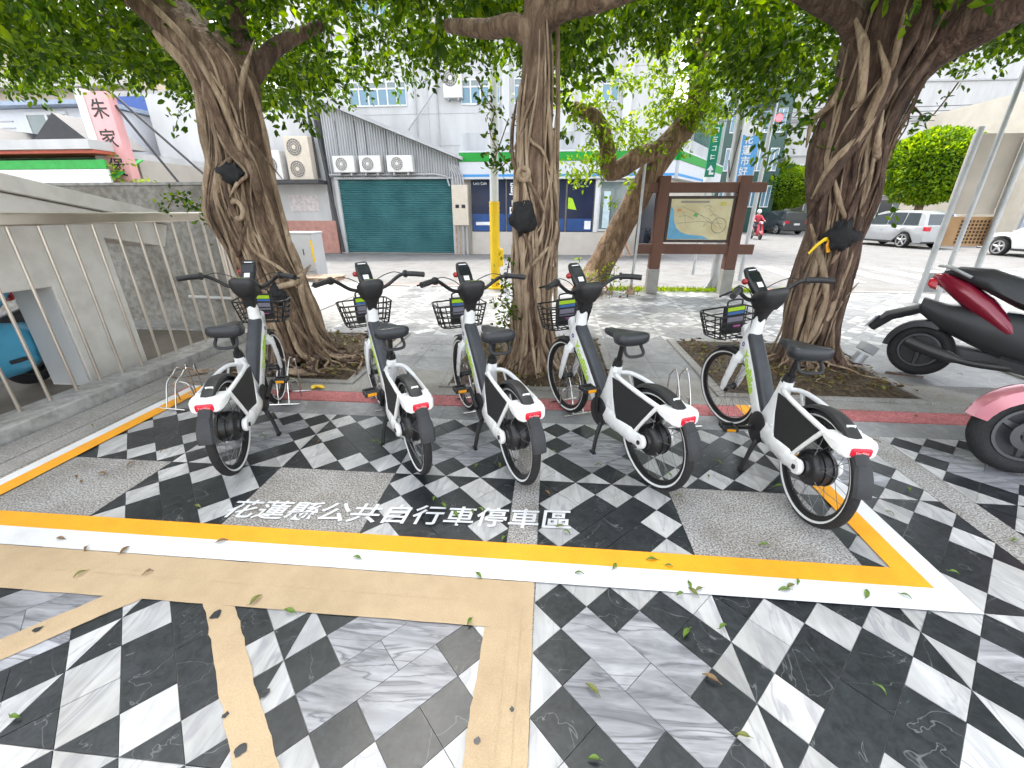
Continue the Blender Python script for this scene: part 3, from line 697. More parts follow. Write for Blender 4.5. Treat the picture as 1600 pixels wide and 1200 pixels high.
        cr.tube([pc, pc + Vector((0, .02 * s, 0))], .006, 8); arm = cr.build('crank_arm', M_bsatin, root, smooth=True)
        pd = MB(); c = pc + Vector((0, .065 * s, 0))
        for dx in (-.042, .042): pd.box(c + Vector((dx, 0, 0)), (.014, .092, .024))
        for dy in (-.040, .040): pd.box(c + Vector((0, dy, 0)), (.072, .011, .022))
        pd.cyl(c + Vector((0, -.05, 0)), c + Vector((0, .05, 0)), .010, 10); pedal = pd.build('pedal', M_bblack, root, bevel=.003)
        for dx in (-.0505, .0505): MB().box(c + Vector((dx, 0, .001)), (.004, .055, .016)).build('pedal_reflector', M_orangelens, pedal)
    # double-leg stand
    st = MB()
    for s in (-1, 1): st.tube(bez([(.50, .035 * s, .255), (.49, .075 * s, .225), (.48, .105 * s, .14), (.465, .132 * s, .012)], 4), [.015] * 8 + [.013] * 5, 8)
    for s in (-1, 1): st.box((.465, .135 * s, .009), (.05, .022, .012))
    st.box((.50, 0, .245), (.06, .09, .03)); st.build('kickstand', M_bsatin, root, smooth=True)
    # stem, console, screen, bar (steered)
    stm = MB(); stm.loft([section(HEAD_A + HEAD_D * q, HEAD_D, wd, hg, .022) for q, wd, hg in ((.235, .066, .072), (.27, .068, .075), (.31, .085, .09), (.35, .11, .11))]); stm.xf(S).build('stem', M_bblack, root, smooth=True)
    cz = HEAD_A + HEAD_D * .385
    con = MB(); rings = []
    for q, wd, hg, rr_ in ((-.075, .085, .09, .03), (-.04, .140, .14, .04), (.010, .172, .168, .045), (.04, .168, .165, .045), (.056, .14, .14, .04)):
        c = cz + Vector((-.012, 0, 0)) + Vector((.05, 0, 1)).normalized() * q
        rings.append([c + Vector((b, a, -b * .35)) for a, b in rrect(0, 0, wd, hg, rr_, 4)])
    con.loft(rings); console = con.xf(S).build('console', M_bblack, root, smooth=True, angle=60)
    pm = MB(); cc = cz + Vector((-.014, 0, .0600)); sl = Matrix.Rotation(R(19.3), 4, 'Y')
    pm.box(cc + Vector((-.046, .028, .0165)), (.006, .03, .001), sl); pm.box(cc + Vector((-.058, -.005, .0205)), (.006, .06, .001), sl)
    pm.box(cc + Vector((-.040, -.012, .0145)), (.003, .045, .001), sl); pm.xf(S).build('console_print', M_lime, console)
    # screen holder leaning forward
    hs = MB(); sh0 = cz + Vector((.055, 0, .02)); sd = Vector((.66, 0, .75)).normalized(); sn = Vector((-sd.z, 0, sd.x))
    def srect(q, w_, th, o=0): c = sh0 + sd * q + sn * o; return [c + Vector((0, a, 0)) + sn * b for a, b in rrect(0, 0, w_, th, th * .4)]
    hs.loft([srect(q, w_, th) for q, w_, th in ((-.02, .085, .048), (.03, .10, .048), (.09, .104, .042), (.15, .10, .034), (.188, .085, .028), (.198, .065, .02))])
    holder = hs.xf(S).build('card_reader', M_bsatin, root, smooth=True, angle=55)
    scn = MB(); B3 = Matrix(((0, sd.x, sn.x), (1, sd.y, sn.y), (0, sd.z, sn.z)))
    def plate(q, y, w_, h_, o): return (sh0 + sd * q + sn * o + Vector((0, y, 0)), (w_, h_, .002))
    c, sz = plate(.118, 0, .078, .066, .0222); scn.box(c, sz, B3); scn.xf(S).build('reader_screen', M_screen, holder)
    stk = MB(); c, sz = plate(.056, 0, .038, .036, .0248); stk.box(c, sz, B3); stk.xf(S).build('reader_sticker', M_label, holder)
    stk = MB(); c, sz = plate(.172, 0, .055, .007, .0185); stk.box(c, sz, B3); stk.xf(S).build('reader_stripe', M_label, holder)
    bl = MB(); c = sh0 + sd * .10 + Vector((.02, .058, 0)); bl.sphere(c, .024, 12, 8, (1, .8, .8)); bl.xf(S).build('bell', mat('bell_red', (.32, .02, .02), .3), root, smooth=True)
    hb = MB(); y0 = cz + Vector((.03, 0, .0))
    pts = lambda s: [y0 + Vector(q) for q in ((0, 0, 0), (.0, .07 * s, -.005), (.0, .13 * s, .012), (-.012, .19 * s, .055), (-.045, .235 * s, .085), (-.09, .29 * s, .09), (-.145, .365 * s, .083))]
    for s in (-1, 1): hb.tube(bez(pts(s), 5), .0125, 10)
    bar = hb.xf(S).build('handlebar', M_bsatin, root, smooth=True)
    for s in (-1, 1):
        p = bez(pts(s), 8); gr = MB(); gr.tube(p[-13:] , .0185, 12); gr.tube(p[-15:-12], .026, 12); gr.xf(S).build('grip', M_bblack, root, smooth=True)
        lv = MB(); q = p[-16]; lv.tube(bez([q, q + Vector((.035, .02 * s, -.012)), q + Vector((.03, .07 * s, -.02)), q + Vector((.0, .13 * s, -.02))], 4), .0065, 8); lv.xf(S).build('brake_lever', M_bsatin, root, smooth=True)
        cb = MB(); cb.tube(bez([q + Vector((.03, .01 * s, 0)), q + Vector((.07, -.07 * s, .01)), cz + Vector((.09, .05 * s, .03)), cz + Vector((.07, .03 * s, -.09)), cz + Vector((.06, .04 * s, -.22))], 5), .003, 6); cb.xf(S).build('brake_cable', M_bblack, root, smooth=True)
    # basket (steered): wire rings and ribs
    bk = MB(); bc = Vector((1.185, 0, .855))
    def ring(z, lx, ly): return [bc + Vector((a, b, z)) for a, b in rrect(0, 0, lx, ly, .05, 4)]
    lv_ = ((.0, .24, .385), (-.045, .228, .368), (-.085, .216, .350), (-.125, .204, .333), (-.165, .192, .316))
    for i, (z, lx, ly) in enumerate(lv_): bk.tube(ring(z, lx, ly), .0062 if i == 0 else .0046, 6, loop=True)
    for k in range(20):
        if k % 5 == 2: bk.tube([ring(z, lx, ly)[k] for z, lx, ly in lv_], .0058, 6)
        elif k % 5 in (0, 4): bk.tube([ring(z, lx, ly)[k] for z, lx, ly in lv_], .0042, 6)
    for yy in (-.12, -.06, 0, .06, .12): bk.tube([bc + Vector((-.094, yy, -.165)), bc + Vector((.094, yy, -.165))], .0042, 6)
    for xx in (-.05, .05): bk.tube([bc + Vector((xx, -.155, -.165)), bc + Vector((xx, .155, -.165))], .0042, 6)
    bk.tube([bc + Vector((-.10, .03, -.16)), bc + Vector((-.20, .02, -.14))], .009, 6); bk.tube([bc + Vector((-.10, -.03, -.16)), bc + Vector((-.20, -.02, -.14))], .009, 6)
    basket = bk.xf(S).build('basket', M_bsatin, root, smooth=True)
    lb = MB(); c = bc + Vector((-.02, 0, -.055)); lb.box(c, (.035, .155, .20)); lb.tube(bez([c + Vector((0, .06, .10)), c + Vector((0, .05, .135)), c + Vector((0, -.05, .135)), c + Vector((0, -.06, .10))], 4), .007, 6); box = lb.xf(S).build('basket_lock_box', M_bblack, basket, bevel=.008)
    for m_, dz, h_, dy, w_ in ((M_lime, .078, .026, 0, .135), (M_blue, .050, .02, 0, .135), (M_greyprint, .005, .055, 0, .125), (M_pink, -.048, .016, -.018, .055)):
        q = MB(); q.box(c + Vector((-.0187, dy, dz)), (.002, w_, h_)); q.xf(S).build('box_print', m_, basket)
    return root
WARP[0] = None
BIKES = [
    ('white rental bicycle beside the metal railing, leftmost of the row', (-1.905, 2.074), 1.921, -.03, 3.6),
    ('white rental bicycle second from the railing, in front of the gap between tree trunks', (-.786, 2.174), 2.15, .05, 2.2),
    ('white rental bicycle in the middle of the row, left of the central trunk', (-.162, 2.129), 2.042, .05, .6),
    ('white rental bicycle with front wheel beside the central trunk', (.629, 2.143), 2.021, .06, 1.6),
    ('white rental bicycle standing on the right bay line, handlebar turned', (1.377, 1.919), 1.584, .34, -.5),
]
for q_, (lb_, r_, h_, st_, ck) in enumerate(BIKES): ubike(lb_, r_, (r_[0] + math.cos(h_), r_[1] + math.sin(h_)), st_, ck, lean=(.012, -.010, .006, -.006, .010)[q_])
WARP[0] = None
# ================================================================== TREES
M_bark = bark('banyan_bark', (.050, .030, .018), (.175, .112, .070), (.34, .245, .165))
M_bark2 = bark('banyan_bark_dark', (.032, .018, .012), (.105, .062, .042), (.24, .16, .115))
M_root = bark('aerial_root_bark', (.17, .11, .065), (.37, .27, .175), (.52, .41, .29))
M_bark4 = bark('ridged_bark', (.045, .024, .013), (.21, .125, .068), (.42, .29, .18), vs=.22)
M_leaf = leafmat('banyan_leaf', (.012, .038, .004), (.040, .105, .006), (.13, .225, .011), .48)
M_leaf_y = leafmat('young_leaf', (.055, .12, .008), (.12, .22, .012), (.22, .32, .02), .5)
M_leaf_hedge = leafmat('clipped_leaf', (.05, .12, .008), (.12, .24, .012), (.26, .37, .02), .38)
M_blackcloth = mat('black_cloth', (.012, .012, .013), rough=.85, var=.4, scale=20, bump=.5, bscale=30)

class Trunk:
    def __init__(s, outline, Y, seed, dy=0.0, flute=.10, twist=1.2):
        s.c = []; s.r = []; s.seed = seed; s.flute = flute; s.twist = twist
        n = len(outline)
        for i, (py, xl, xr) in enumerate(outline):
            y = Y + dy * i / (n - 1); a = at(xl, py, y); b = at(xr, py, y)
            s.c.append(Vector(((a.x + b.x) / 2, y, (a.z + b.z) / 2))); s.r.append((b.x - a.x) / 2)
        s.pc = bez(s.c, 6); rr = [Vector((q, 0, 0)) for q in s.r]; s.pr = [q.x for q in bez(rr, 6)]
    def surf(s, t, th, extra=0.0):
        f = t * (len(s.pc) - 1); i = int(max(0, min(len(s.pc) - 2, f))); k = f - i
        c = s.pc[i].lerp(s.pc[i + 1], k); r = s.pr[i] * (1 - k) + s.pr[i + 1] * k
        tw = th + s.twist * c.z
        d = 1 + s.flute * (.55 * math.cos(3 * tw + s.seed) + .45 * math.cos(5 * tw + 2 * s.seed + c.z)) + .16 * mnoise.noise(Vector((math.cos(th) * 1.6 + s.seed, math.sin(th) * 1.6, c.z * 1.8))) + .05 * mnoise.noise(Vector((math.cos(th) * 6 + s.seed, math.sin(th) * 6, c.z * 5)))
        return c + Vector((math.cos(th), math.sin(th), 0)) * (r * d + extra), r
    def build(s, parent, m):
        mb = MB(); nr, nsg = 64, 44
        mb.loft([[s.pc[min(len(s.pc)-1, int(i / nr * (len(s.pc) - 1)))].lerp(s.surf(i / nr, 2 * math.pi * k / nsg)[0], .85) for k in range(nsg)] for i in range(nr + 1)])
        return mb.build('trunk', m, parent, smooth=True, angle=80)
def aerial(tr, parent, m, t0, t1, th0, dth, rad, flare=0.0, seed=0, n=26):
    pts = []; rs = []
    for i in range(n):
        k = i / (n - 1); t = t0 + (t1 - t0) * k
        th = th0 + dth * k + .28 * mnoise.noise(Vector((k * 3.2, seed, 1.7)))
        p, r = tr.surf(t, th, rad * .35 - .10 * tr.pr[min(len(tr.pr) - 1, int(t * len(tr.pr)))] + flare * max(0, k - .72) ** 1.6 * 4.5)
        pts.append(p); rs.append(rad * 1.25 * (.75 + .5 * mnoise.noise(Vector((k * 4, seed, 4))) + .25 * k) * (1 if 0 < i < n - 1 else .5))
    if flare:
        d = (pts[-1] - tr.pc[-1]); d.z = 0; d = d.normalized() if d.length > .01 else Vector((0, -1, 0))
        for q in range(1, 6):
            pts.append(Vector((pts[n - 1].x, pts[n - 1].y, 0)) + d * (.07 * q) + Vector((.03 * mnoise.noise(Vector((q, seed, 0))), 0, max(.012, pts[n - 1].z * (1 - q / 4.0)) - .004 * q))); rs.append(rad * (1 - q * .15))
    mb = MB(); mb.tube(pts, rs, 8); return mb.build('aerial_root', m, parent, smooth=True)
def traced(tr, Y, parent, m, pts, rad, off=.4):
    """a root surveyed on the picture, laid on the front of the trunk"""
    P = []
    for px, py in pts:
        a = at(px, py, Y); k = min(range(len(tr.pc)), key=lambda q: abs(tr.pc[q].z - a.z)); c, r = tr.pc[k], tr.pr[k] * .97
        y = Y
        for it in range(3):
            a = at(px, py, y); dx = min(abs(a.x - c.x), r); y = c.y - math.sqrt(max(0, r * r - dx * dx)) - rad * off
        a = at(px, py, y)
        if a.z < .03: a.z = .03
        P.append(a)
    Q = bez(P, 6); n = len(Q)
    rs = [rad * (1 + .3 * mnoise.noise(q * 6)) * min(1, .25 + i / 7, .25 + (n - 1 - i) / 7) for i, q in enumerate(Q)]
    for i in range(n): Q[i] = Q[i] + Vector((0, rad * 1.1 * max(0, 1 - min(i, n - 1 - i) / 5), 0))
    return MB().tube(Q, rs, 9).build('aerial_root', m, parent, smooth=True)
def limb(parent, m, pts, rs, name='limb'):
    P = bez(pts, 6); rr = [q.x for q in bez([Vector((r, 0, 0)) for r in rs], 6)]
    mb = MB(); rings = []
    n = len(P); u = None
    for i in range(n):
        t = (P[min(i + 1, n - 1)] - P[max(i - 1, 0)]).normalized(); u = t.orthogonal() if u is None else u - t * u.dot(t); u = u.normalized(); v = t.cross(u)
        rings.append([P[i] + (u * math.cos(a) + v * math.sin(a)) * rr[i] * (1 + .14 * mnoise.noise(P[i] * 3 + Vector((math.cos(a), math.sin(a), 0)) * 1.5) + .05 * mnoise.noise(P[i] * 9 + Vector((math.cos(a), math.sin(a), 0)) * 5)) for a in [2 * math.pi * k / 22 for k in range(22)]])
    mb.loft(rings); return mb.build(name, m, parent, smooth=True, angle=80)

# crown underside, metres: height of the lowest leaves along x, from a survey at 5.4 m
PROF = [(-60, 120), (0, 112), (50, 92), (100, 104), (150, 125), (200, 150), (250, 150), (300, 172), (345, 140), (430, 165), (480, 160), (520, 112), (560, 74), (600, 62), (650, 74), (700, 76), (760, 70), (800, 60), (870, 120), (905, 150), (945, 66), (1000, 40), (1040, 44), (1085, 78), (1140, 86), (1180, 130), (1230, 175), (1270, 150), (1330, 60), (1400, 110), (1450, 135), (1500, 120), (1550, 92), (1600, 70), (1680, 60)]
PX = [at(a, b, 5.4) for a, b in PROF]; PXx = np.array([p.x for p in PX]); PXz = np.array([p.z for p in PX])
def crown_bottom(x, y):
    z = np.interp(x, PXx, PXz); return z + max(0, 4.4 - y) * .20 + max(0, y - 6.2) * .10 + .10 * mnoise.noise(Vector((x * 1.3, y * 1.3, 2)))
def crown_clumps(x0, x1, seed):
    rnd = random.Random(seed); lo = []; hi = []
    area = (x1 - x0) * 5.4
    for k in range(int(area * 15)):
        x = rnd.uniform(x0, x1); y = rnd.uniform(2.7, 7.4); zb = crown_bottom(x, y); r = rnd.uniform(.22, .42)
        lo.append((x, y, zb + r * .7 + abs(rnd.gauss(0, .32)), r))
    for k in range(int(area * 11)):
        x = rnd.uniform(x0, x1); y = rnd.uniform(2.0, 7.4); hi.append((x, y, crown_bottom(x, y) + rnd.uniform(.5, 2.1), rnd.uniform(.35, .6)))
    return np.array(lo), np.array(hi)
def crown(parent, x0, x1, seed, extra=()):
    lo, hi = crown_clumps(x0, x1, seed)
    if len(extra): lo = np.concatenate([lo, np.array(extra)])
    C1, D1 = clump_leaves(lo, 60, .08); C2, D2 = clump_leaves(hi, 16, .16)
    C = np.concatenate([C1, C2]); D = np.concatenate([D1, D2]); sz = np.concatenate([rng.uniform(.055, .095, len(C1)), rng.uniform(.13, .2, len(C2))])
    me = leaf_mesh('crown', C, D, sz, M_leaf, aspect=.5); o = bpy.data.objects.new('crown', me); col.objects.link(o); o.parent = parent; return o
def hang(px, py, Y, r): p = at(px, py, Y); return (p.x, p.y, p.z, r)

# ---- left banyan
T1 = [(-70, 97, 196), (-20, 166, 264), (25, 215, 314), (65, 257, 358), (105, 291, 392), (150, 312, 406), (200, 328, 411), (250, 336, 422), (300, 335, 434), (350, 345, 444), (400, 368, 458), (450, 383, 484), (500, 401, 505), (545, 409, 521), (575, 401, 539), (600, 383, 554)]
t1 = thing('banyan_tree', 'banyan with a thick pale trunk and spreading roots beside the railing', 'tree', (0, 0, 0), group='banyans along the pavement')
tr1 = Trunk(T1, 4.15, 1.3); trunk1 = tr1.build(t1, M_bark)
limb(t1, M_bark2, [at(375, 175, 4.2), at(385, 100, 4.25), at(372, 40, 4.35), at(365, -40, 4.5)], [.12, .085, .07, .06])
limb(t1, M_bark2, [at(385, 130, 4.25), at(430, 75, 4.5), at(500, 40, 4.9)], [.09, .07, .05])
limb(t1, M_bark, [at(345, 130, 4.1), at(300, 75, 4.6), at(240, 45, 5.2), at(160, 30, 5.8)], [.12, .09, .07, .05])
for i, (a, b, th, dth, rad, fl) in enumerate([(.12, .55, -2.5, .9, .045, 0), (.20, .62, -2.2, -.5, .04, 0), (.16, .72, -1.3, .2, .05, 0), (.3, .98, -1.9, 1.0, .022, .12), (.38, .98, -1.5, 1.5, .026, .16), (.42, .98, -2.6, .5, .02, .1), (.5, .99, -1.0, .7, .024, .2), (.46, .98, -1.6, -.9, .018, .1), (.55, .99, -.9, .2, .022, .22), (.58, .99, -1.3, .9, .028, .2), (.6, .99, -.6, .3, .024, .25), (.62, .99, -1.9, .5, .016, .12), (.1, .7, -.9, -.4, .03, 0), (.05, .5, -1.7, .8, .024, 0), (.25, .75, -1.1, -1.1, .016, 0), (.55, .98, -2.3, 1.4, .014, .1), (.5, .9, -1.7, 1.2, .035, 0), (.3, .6, -1.2, .9, .014, 0), (.65, .99, -.3, -.2, .024, .3), (.68, .99, -1.5, .1, .02, .22), (.7, .99, -1.15, .3, .018, .25), (.64, .99, -2.0, -.4, .02, .18), (.72, .99, -.8, .1, .026, .3), (.7, .99, -2.5, -.1, .022, .2), (.35, .85, -2.9, .8, .02, 0)]):
    if i % 2: aerial(tr1, trunk1, M_root if i % 3 else M_bark, a, b, th, dth, rad, fl, i * 1.37)
for i, (q, rd) in enumerate([[((305,95),(330,160),(345,195),(365,235),(390,258),(402,290),(400,322)),.045],[((362,238),(345,270),(337,305),(338,335),(345,350)),.036],[((372,100),(395,140),(410,190),(420,240),(432,300),(445,350),(458,400),(478,450),(500,505),(525,545)),.024],[((330,190),(352,230),(385,270),(372,285),(355,310)),.018],[((385,345),(378,370),(372,400),(378,440),(385,470)),.02],[((383,350),(392,385),(415,405),(445,425),(462,450)),.018],[((482,415),(462,440),(430,450),(412,465),(405,480)),.032],[((455,380),(470,420),(470,450),(480,490),(500,530),(540,560)),.024],[((430,440),(450,490),(480,530),(520,570)),.022],[((420,480),(425,530),(430,580)),.018],[((440,470),(455,520),(480,560),(545,590)),.026],[((400,562),(440,577),(500,582),(550,580)),.034],[((350,130),(365,190),(400,230),(440,280)),.013],[((395,60),(380,120),(372,170)),.022],[((395,250),(420,320),(440,380),(462,430)),.014],[((470,470),(490,520),(515,560)),.022],[((460,480),(470,540),(500,590)),.02],[((405,440),(398,500),(400,560)),.016]]): traced(tr1, 4.15, trunk1, M_root if i % 4 else M_bark, q, rd)
# knot hole and roots crawling over the pit
kn = MB(); torus(kn, .055, .018, 24, 8, Matrix.Translation(at(370, 328, 3.86)) @ RX90 @ Matrix.Scale(1.35, 4, (0, 1, 0))); kn.build('knot_rim', M_root, trunk1, smooth=True)
rr_ = random.Random(5)
for k in range(44):
    a = rr_.uniform(-2.7, .1); L_ = rr_.uniform(.28, .72); c0 = Vector((-2.62, 4.05, 0)); q = .30
    pts = [c0 + Vector((math.cos(a + .5 * mnoise.noise(Vector((j * .5, k, 0)))) * (q + L_ * j / 6), math.sin(a + .5 * mnoise.noise(Vector((j * .5, k, 3)))) * (q + L_ * j / 6) * .8, .10 * (1 - j / 6) ** 1.5 + .045 + .02 * mnoise.noise(Vector((j, k, 7))))) for j in range(7)]
    sc_ = rr_.uniform(.4, 1.15); pts = [Vector((max(-3.2, min(-1.86, p.x)), max(3.56, p.y), p.z)) for p in pts]
    MB().tube(bez(pts, 3), [max(.005, .036 * (1 - j / 23)) * (0.55 + rr_.random() * .2) * sc_ for j in range(19)], 6).build('surface_root', M_root if k % 2 else M_bark2, trunk1, smooth=True)
crown(t1, -8.6, -1.4, 11, [hang(470, 185, 4.8, .3), hang(440, 150, 4.6, .35), hang(490, 160, 5.2, .35), hang(15, 110, 4.6, .35), hang(5, 90, 4.4, .35), hang(300, 180, 5.0, .3), hang(330, 150, 5.0, .3)])
def ropes(tr, trunk, n, seed, lo=.0, hi=.6):
    rnd = random.Random(seed)
    for k in range(n): aerial(tr, trunk, M_root if k % 3 else M_bark, rnd.uniform(lo, hi), rnd.uniform(.9, .98), rnd.uniform(-2.8, -.35), rnd.gauss(0, .55), rnd.uniform(.006, .013), .06, seed * 10 + k * 1.9)
ropes(tr1, trunk1, 22, 61, .15)
# ---- central banyan
T3 = [(-60, 812, 868), (0, 816, 864), (60, 812, 867), (110, 812, 868), (160, 806, 870), (210, 800, 870), (260, 797, 872), (310, 798, 874), (360, 796, 874), (410, 796, 866), (460, 799, 862), (510, 797, 864), (550, 788, 872), (580, 774, 886), (600, 762, 900)]
t3 = thing('banyan_tree', 'slender banyan wrapped in crossing roots, behind the middle of the bicycle row', 'tree', group='banyans along the pavement')
tr3 = Trunk(T3, 4.05, 4.1, flute=.07, twist=.8); trunk3 = tr3.build(t3, M_bark)
limb(t3, M_bark, [at(838, 60, 4.05), at(800, 40, 4.1), at(760, 45, 4.3), at(700, 40, 4.6)], [.10, .08, .07, .05])
limb(t3, M_bark, [at(842, 40, 4.05), at(880, 12, 4.0), at(940, 0, 3.9), at(1010, -20, 3.9)], [.10, .09, .07, .05])
for i, (a, b, th, dth, rad, fl) in enumerate([(.1, .62, -.5, -.25, .026, 0), (.3, .97, -2.3, 1.6, .016, .06), (.28, .8, -1.0, -1.2, .014, 0), (.33, .97, -1.9, 1.1, .018, .08), (.4, .98, -1.2, -.9, .015, .08), (.45, .98, -2.5, .6, .022, .12), (.35, .7, -2.2, 1.8, .012, 0), (.55, .98, -.7, -.5, .020, .12), (.5, .98, -1.5, .5, .016, .1), (.58, .98, -2.0, .3, .022, .14), (.6, .98, -1.1, .5, .02, .16), (.25, .55, -2.6, .7, .018, 0), (.2, .6, -1.4, .7, .012, 0), (.45, .75, -.8, -1.1, .014, 0), (.62, .98, -2.6, -.2, .024, .2), (.65, .98, -.4, .1, .022, .2), (.68, .98, -1.6, -.3, .018, .16)]):
    if i % 2: aerial(tr3, trunk3, M_root if i % 2 else M_bark, a, b, th, dth, rad, fl, 40 + i * 1.71)
for i, (q, rd) in enumerate([[((808,150),(800,210),(804,260),(830,290),(850,330),(858,390)),.016],[((852,100),(858,180),(862,250),(860,300)),.02],[((850,120),(825,170),(815,200),(800,240)),.011],[((805,180),(830,220),(850,240),(868,300)),.013],[((835,290),(815,320),(818,360),(830,400),(825,450),(812,520),(800,570)),.018],[((870,372),(845,400),(820,430),(812,480)),.018],[((842,300),(850,340),(835,370)),.010],[((830,400),(840,450),(845,520),(860,560),(880,590)),.022],[((845,430),(838,480),(842,530),(825,560),(815,590)),.018],[((850,480),(868,540),(880,570)),.02],[((800,470),(798,520),(785,560),(770,590)),.026],[((815,460),(818,530),(810,585)),.02],[((850,520),(830,550),(800,575)),.014],[((812,230),(806,300),(812,350)),.018],[((868,180),(866,260),(870,330),(862,400)),.016],[((826,480),(832,540),(838,590)),.02]]): traced(tr3, 4.05, trunk3, M_root if i % 4 else M_bark, q, rd)
ropes(tr3, trunk3, 18, 62, .1)
kn = MB(); torus(kn, .045, .02, 20, 8, Matrix.Translation(tr3.surf(.45, -1.95)[0]) @ RX90); kn.build('knot_rim', M_root, trunk3, smooth=True)
crown(t3, -1.4, 1.5, 23, [hang(880, 170, 5.0, .3), hang(905, 130, 5.2, .35), hang(890, 205, 5.0, .2), hang(640, 100, 5.4, .3), hang(680, 105, 5.6, .3)])
# ---- right banyan
T5 = [(-80, 1350, 1580), (-20, 1330, 1540), (40, 1318, 1500), (100, 1306, 1462), (150, 1290, 1424), (200, 1272, 1396), (250, 1260, 1378), (300, 1262, 1366), (350, 1262, 1350), (400, 1248, 1338), (450, 1230, 1322), (500, 1220, 1308), (540, 1212, 1304), (570, 1198, 1318), (590, 1180, 1340)]
t5 = thing('banyan_tree', 'leaning banyan braided with aerial roots behind the bicycle on the right', 'tree', group='banyans along the pavement')
tr5 = Trunk(T5, 4.45, 2.2, flute=.12, twist=-.9); trunk5 = tr5.build(t5, M_bark2)
limb(t5, M_bark2, [at(1420, 90, 4.4), at(1480, 55, 4.2), at(1560, 20, 4.0), at(1660, -40, 3.8)], [.24, .18, .15, .12])
limb(t5, M_bark2, [at(1350, 80, 4.4), at(1325, 30, 4.3), at(1285, 5, 4.2), at(1220, -30, 4.1)], [.10, .09, .08, .06])
for i, (a, b, th, dth, rad, fl) in enumerate([(.02, .8, -1.0, -.5, .045, 0), (.0, .62, -.9, -.1, .05, 0), (.1, .98, -.7, -.9, .03, .08), (.18, .98, -1.7, .1, .032, .08), (.05, .7, -1.5, -.6, .035, 0), (.25, .98, -2.2, .2, .03, .1), (.3, .98, -1.2, .3, .028, .1), (.12, .98, -.5, -.2, .034, .1), (.35, .98, -1.9, .6, .026, .1), (.4, .98, -1.5, -.5, .024, .12), (.45, .98, -2.5, .1, .026, .16), (.5, .98, -.9, .2, .022, .14), (.3, .75, -1.0, -.9, .016, 0), (.5, .98, -2.1, -.2, .02, .16), (.55, .98, -1.3, .1, .022, .16), (.2, .55, -2.3, .6, .022, 0), (.38, .8, -.6, -.7, .018, 0), (.58, .98, -1.75, .2, .02, .18), (.6, .98, -.5, .1, .022, .2), (.62, .98, -2.7, 0, .024, .2), (.08, .42, -1.9, .5, .03, 0), (.5, .9, -1.1, -1.0, .03, 0)]):
    if i % 2 == 0 and i > 5: aerial(tr5, trunk5, M_root if i % 2 else M_bark2, a, b, th, dth, rad, fl, 80 + i * 1.23)
for i, (q, rd) in enumerate([[((1460,0),(1420,70),(1395,120),(1375,160),(1330,230),(1290,290),(1265,340)),.036],[((1340,20),(1350,80),(1345,150),(1335,170)),.036],[((1378,60),(1385,120),(1370,160),(1345,210),(1300,260),(1272,310)),.036],[((1380,165),(1350,215),(1310,265),(1285,320),(1278,380)),.02],[((1320,120),(1300,160),(1270,190),(1262,230)),.024],[((1385,170),(1370,230),(1372,290),(1355,350),(1345,380)),.028],[((1360,270),(1330,330),(1310,380),(1300,430),(1290,500),(1280,560)),.026],[((1350,360),(1310,395),(1295,430)),.02],[((1270,350),(1280,400),(1290,460),(1270,520),(1240,560)),.032],[((1255,400),(1250,450),(1235,510),(1225,560)),.024],[((1285,380),(1270,430),(1250,490),(1240,550)),.032],[((1310,420),(1300,480),(1265,550)),.03],[((1330,400),(1320,460),(1300,530)),.026],[((1300,400),(1275,450),(1262,510),(1255,560)),.024],[((1420,20),(1400,80),(1395,130),(1390,160)),.03],[((1480,60),(1440,110),(1410,150),(1390,190)),.03],[((1300,250),(1310,310),(1330,370),(1322,420)),.02],[((1345,440),(1310,480),(1290,540)),.016]]): traced(tr5, 4.45, trunk5, M_root if i % 3 else M_bark2, q, rd)
for k in range(16):
    a = rr_.uniform(-3.0, .0); L_ = rr_.uniform(.2, .6); c0 = Vector((2.65, 4.4, 0))
    pts = [c0 + Vector((math.cos(a + .4 * mnoise.noise(Vector((j * .5, k, 20)))) * (.3 + L_ * j / 6), math.sin(a) * (.3 + L_ * j / 6) * .8, .08 * (1 - j / 6) ** 1.5 + .05 + .015 * mnoise.noise(Vector((j, k, 27))))) for j in range(7)]
    pts = [Vector((max(1.62, min(3.18, p.x)), max(3.56, p.y), p.z)) for p in pts]
    MB().tube(bez(pts, 3), [max(.004, .02 * (1 - j / 22)) * (0.5 + rr_.random() * .25) for j in range(19)], 6).build('surface_root', M_root if k % 2 else M_bark2, trunk5, smooth=True)
ropes(tr5, trunk5, 26, 63)
crown(t5, 1.5, 9.2, 37, [hang(1200, 200, 4.6, .32), hang(1235, 215, 4.5, .32), hang(1215, 245, 4.5, .22), hang(1190, 165, 4.8, .35), hang(1245, 170, 4.5, .35), hang(1410, 185, 4.6, .18), hang(1425, 165, 4.6, .15), hang(1395, 215, 4.5, .16), hang(1400, 255, 4.5, .15), hang(1392, 300, 4.45, .15), hang(1385, 330, 4.4, .12)])
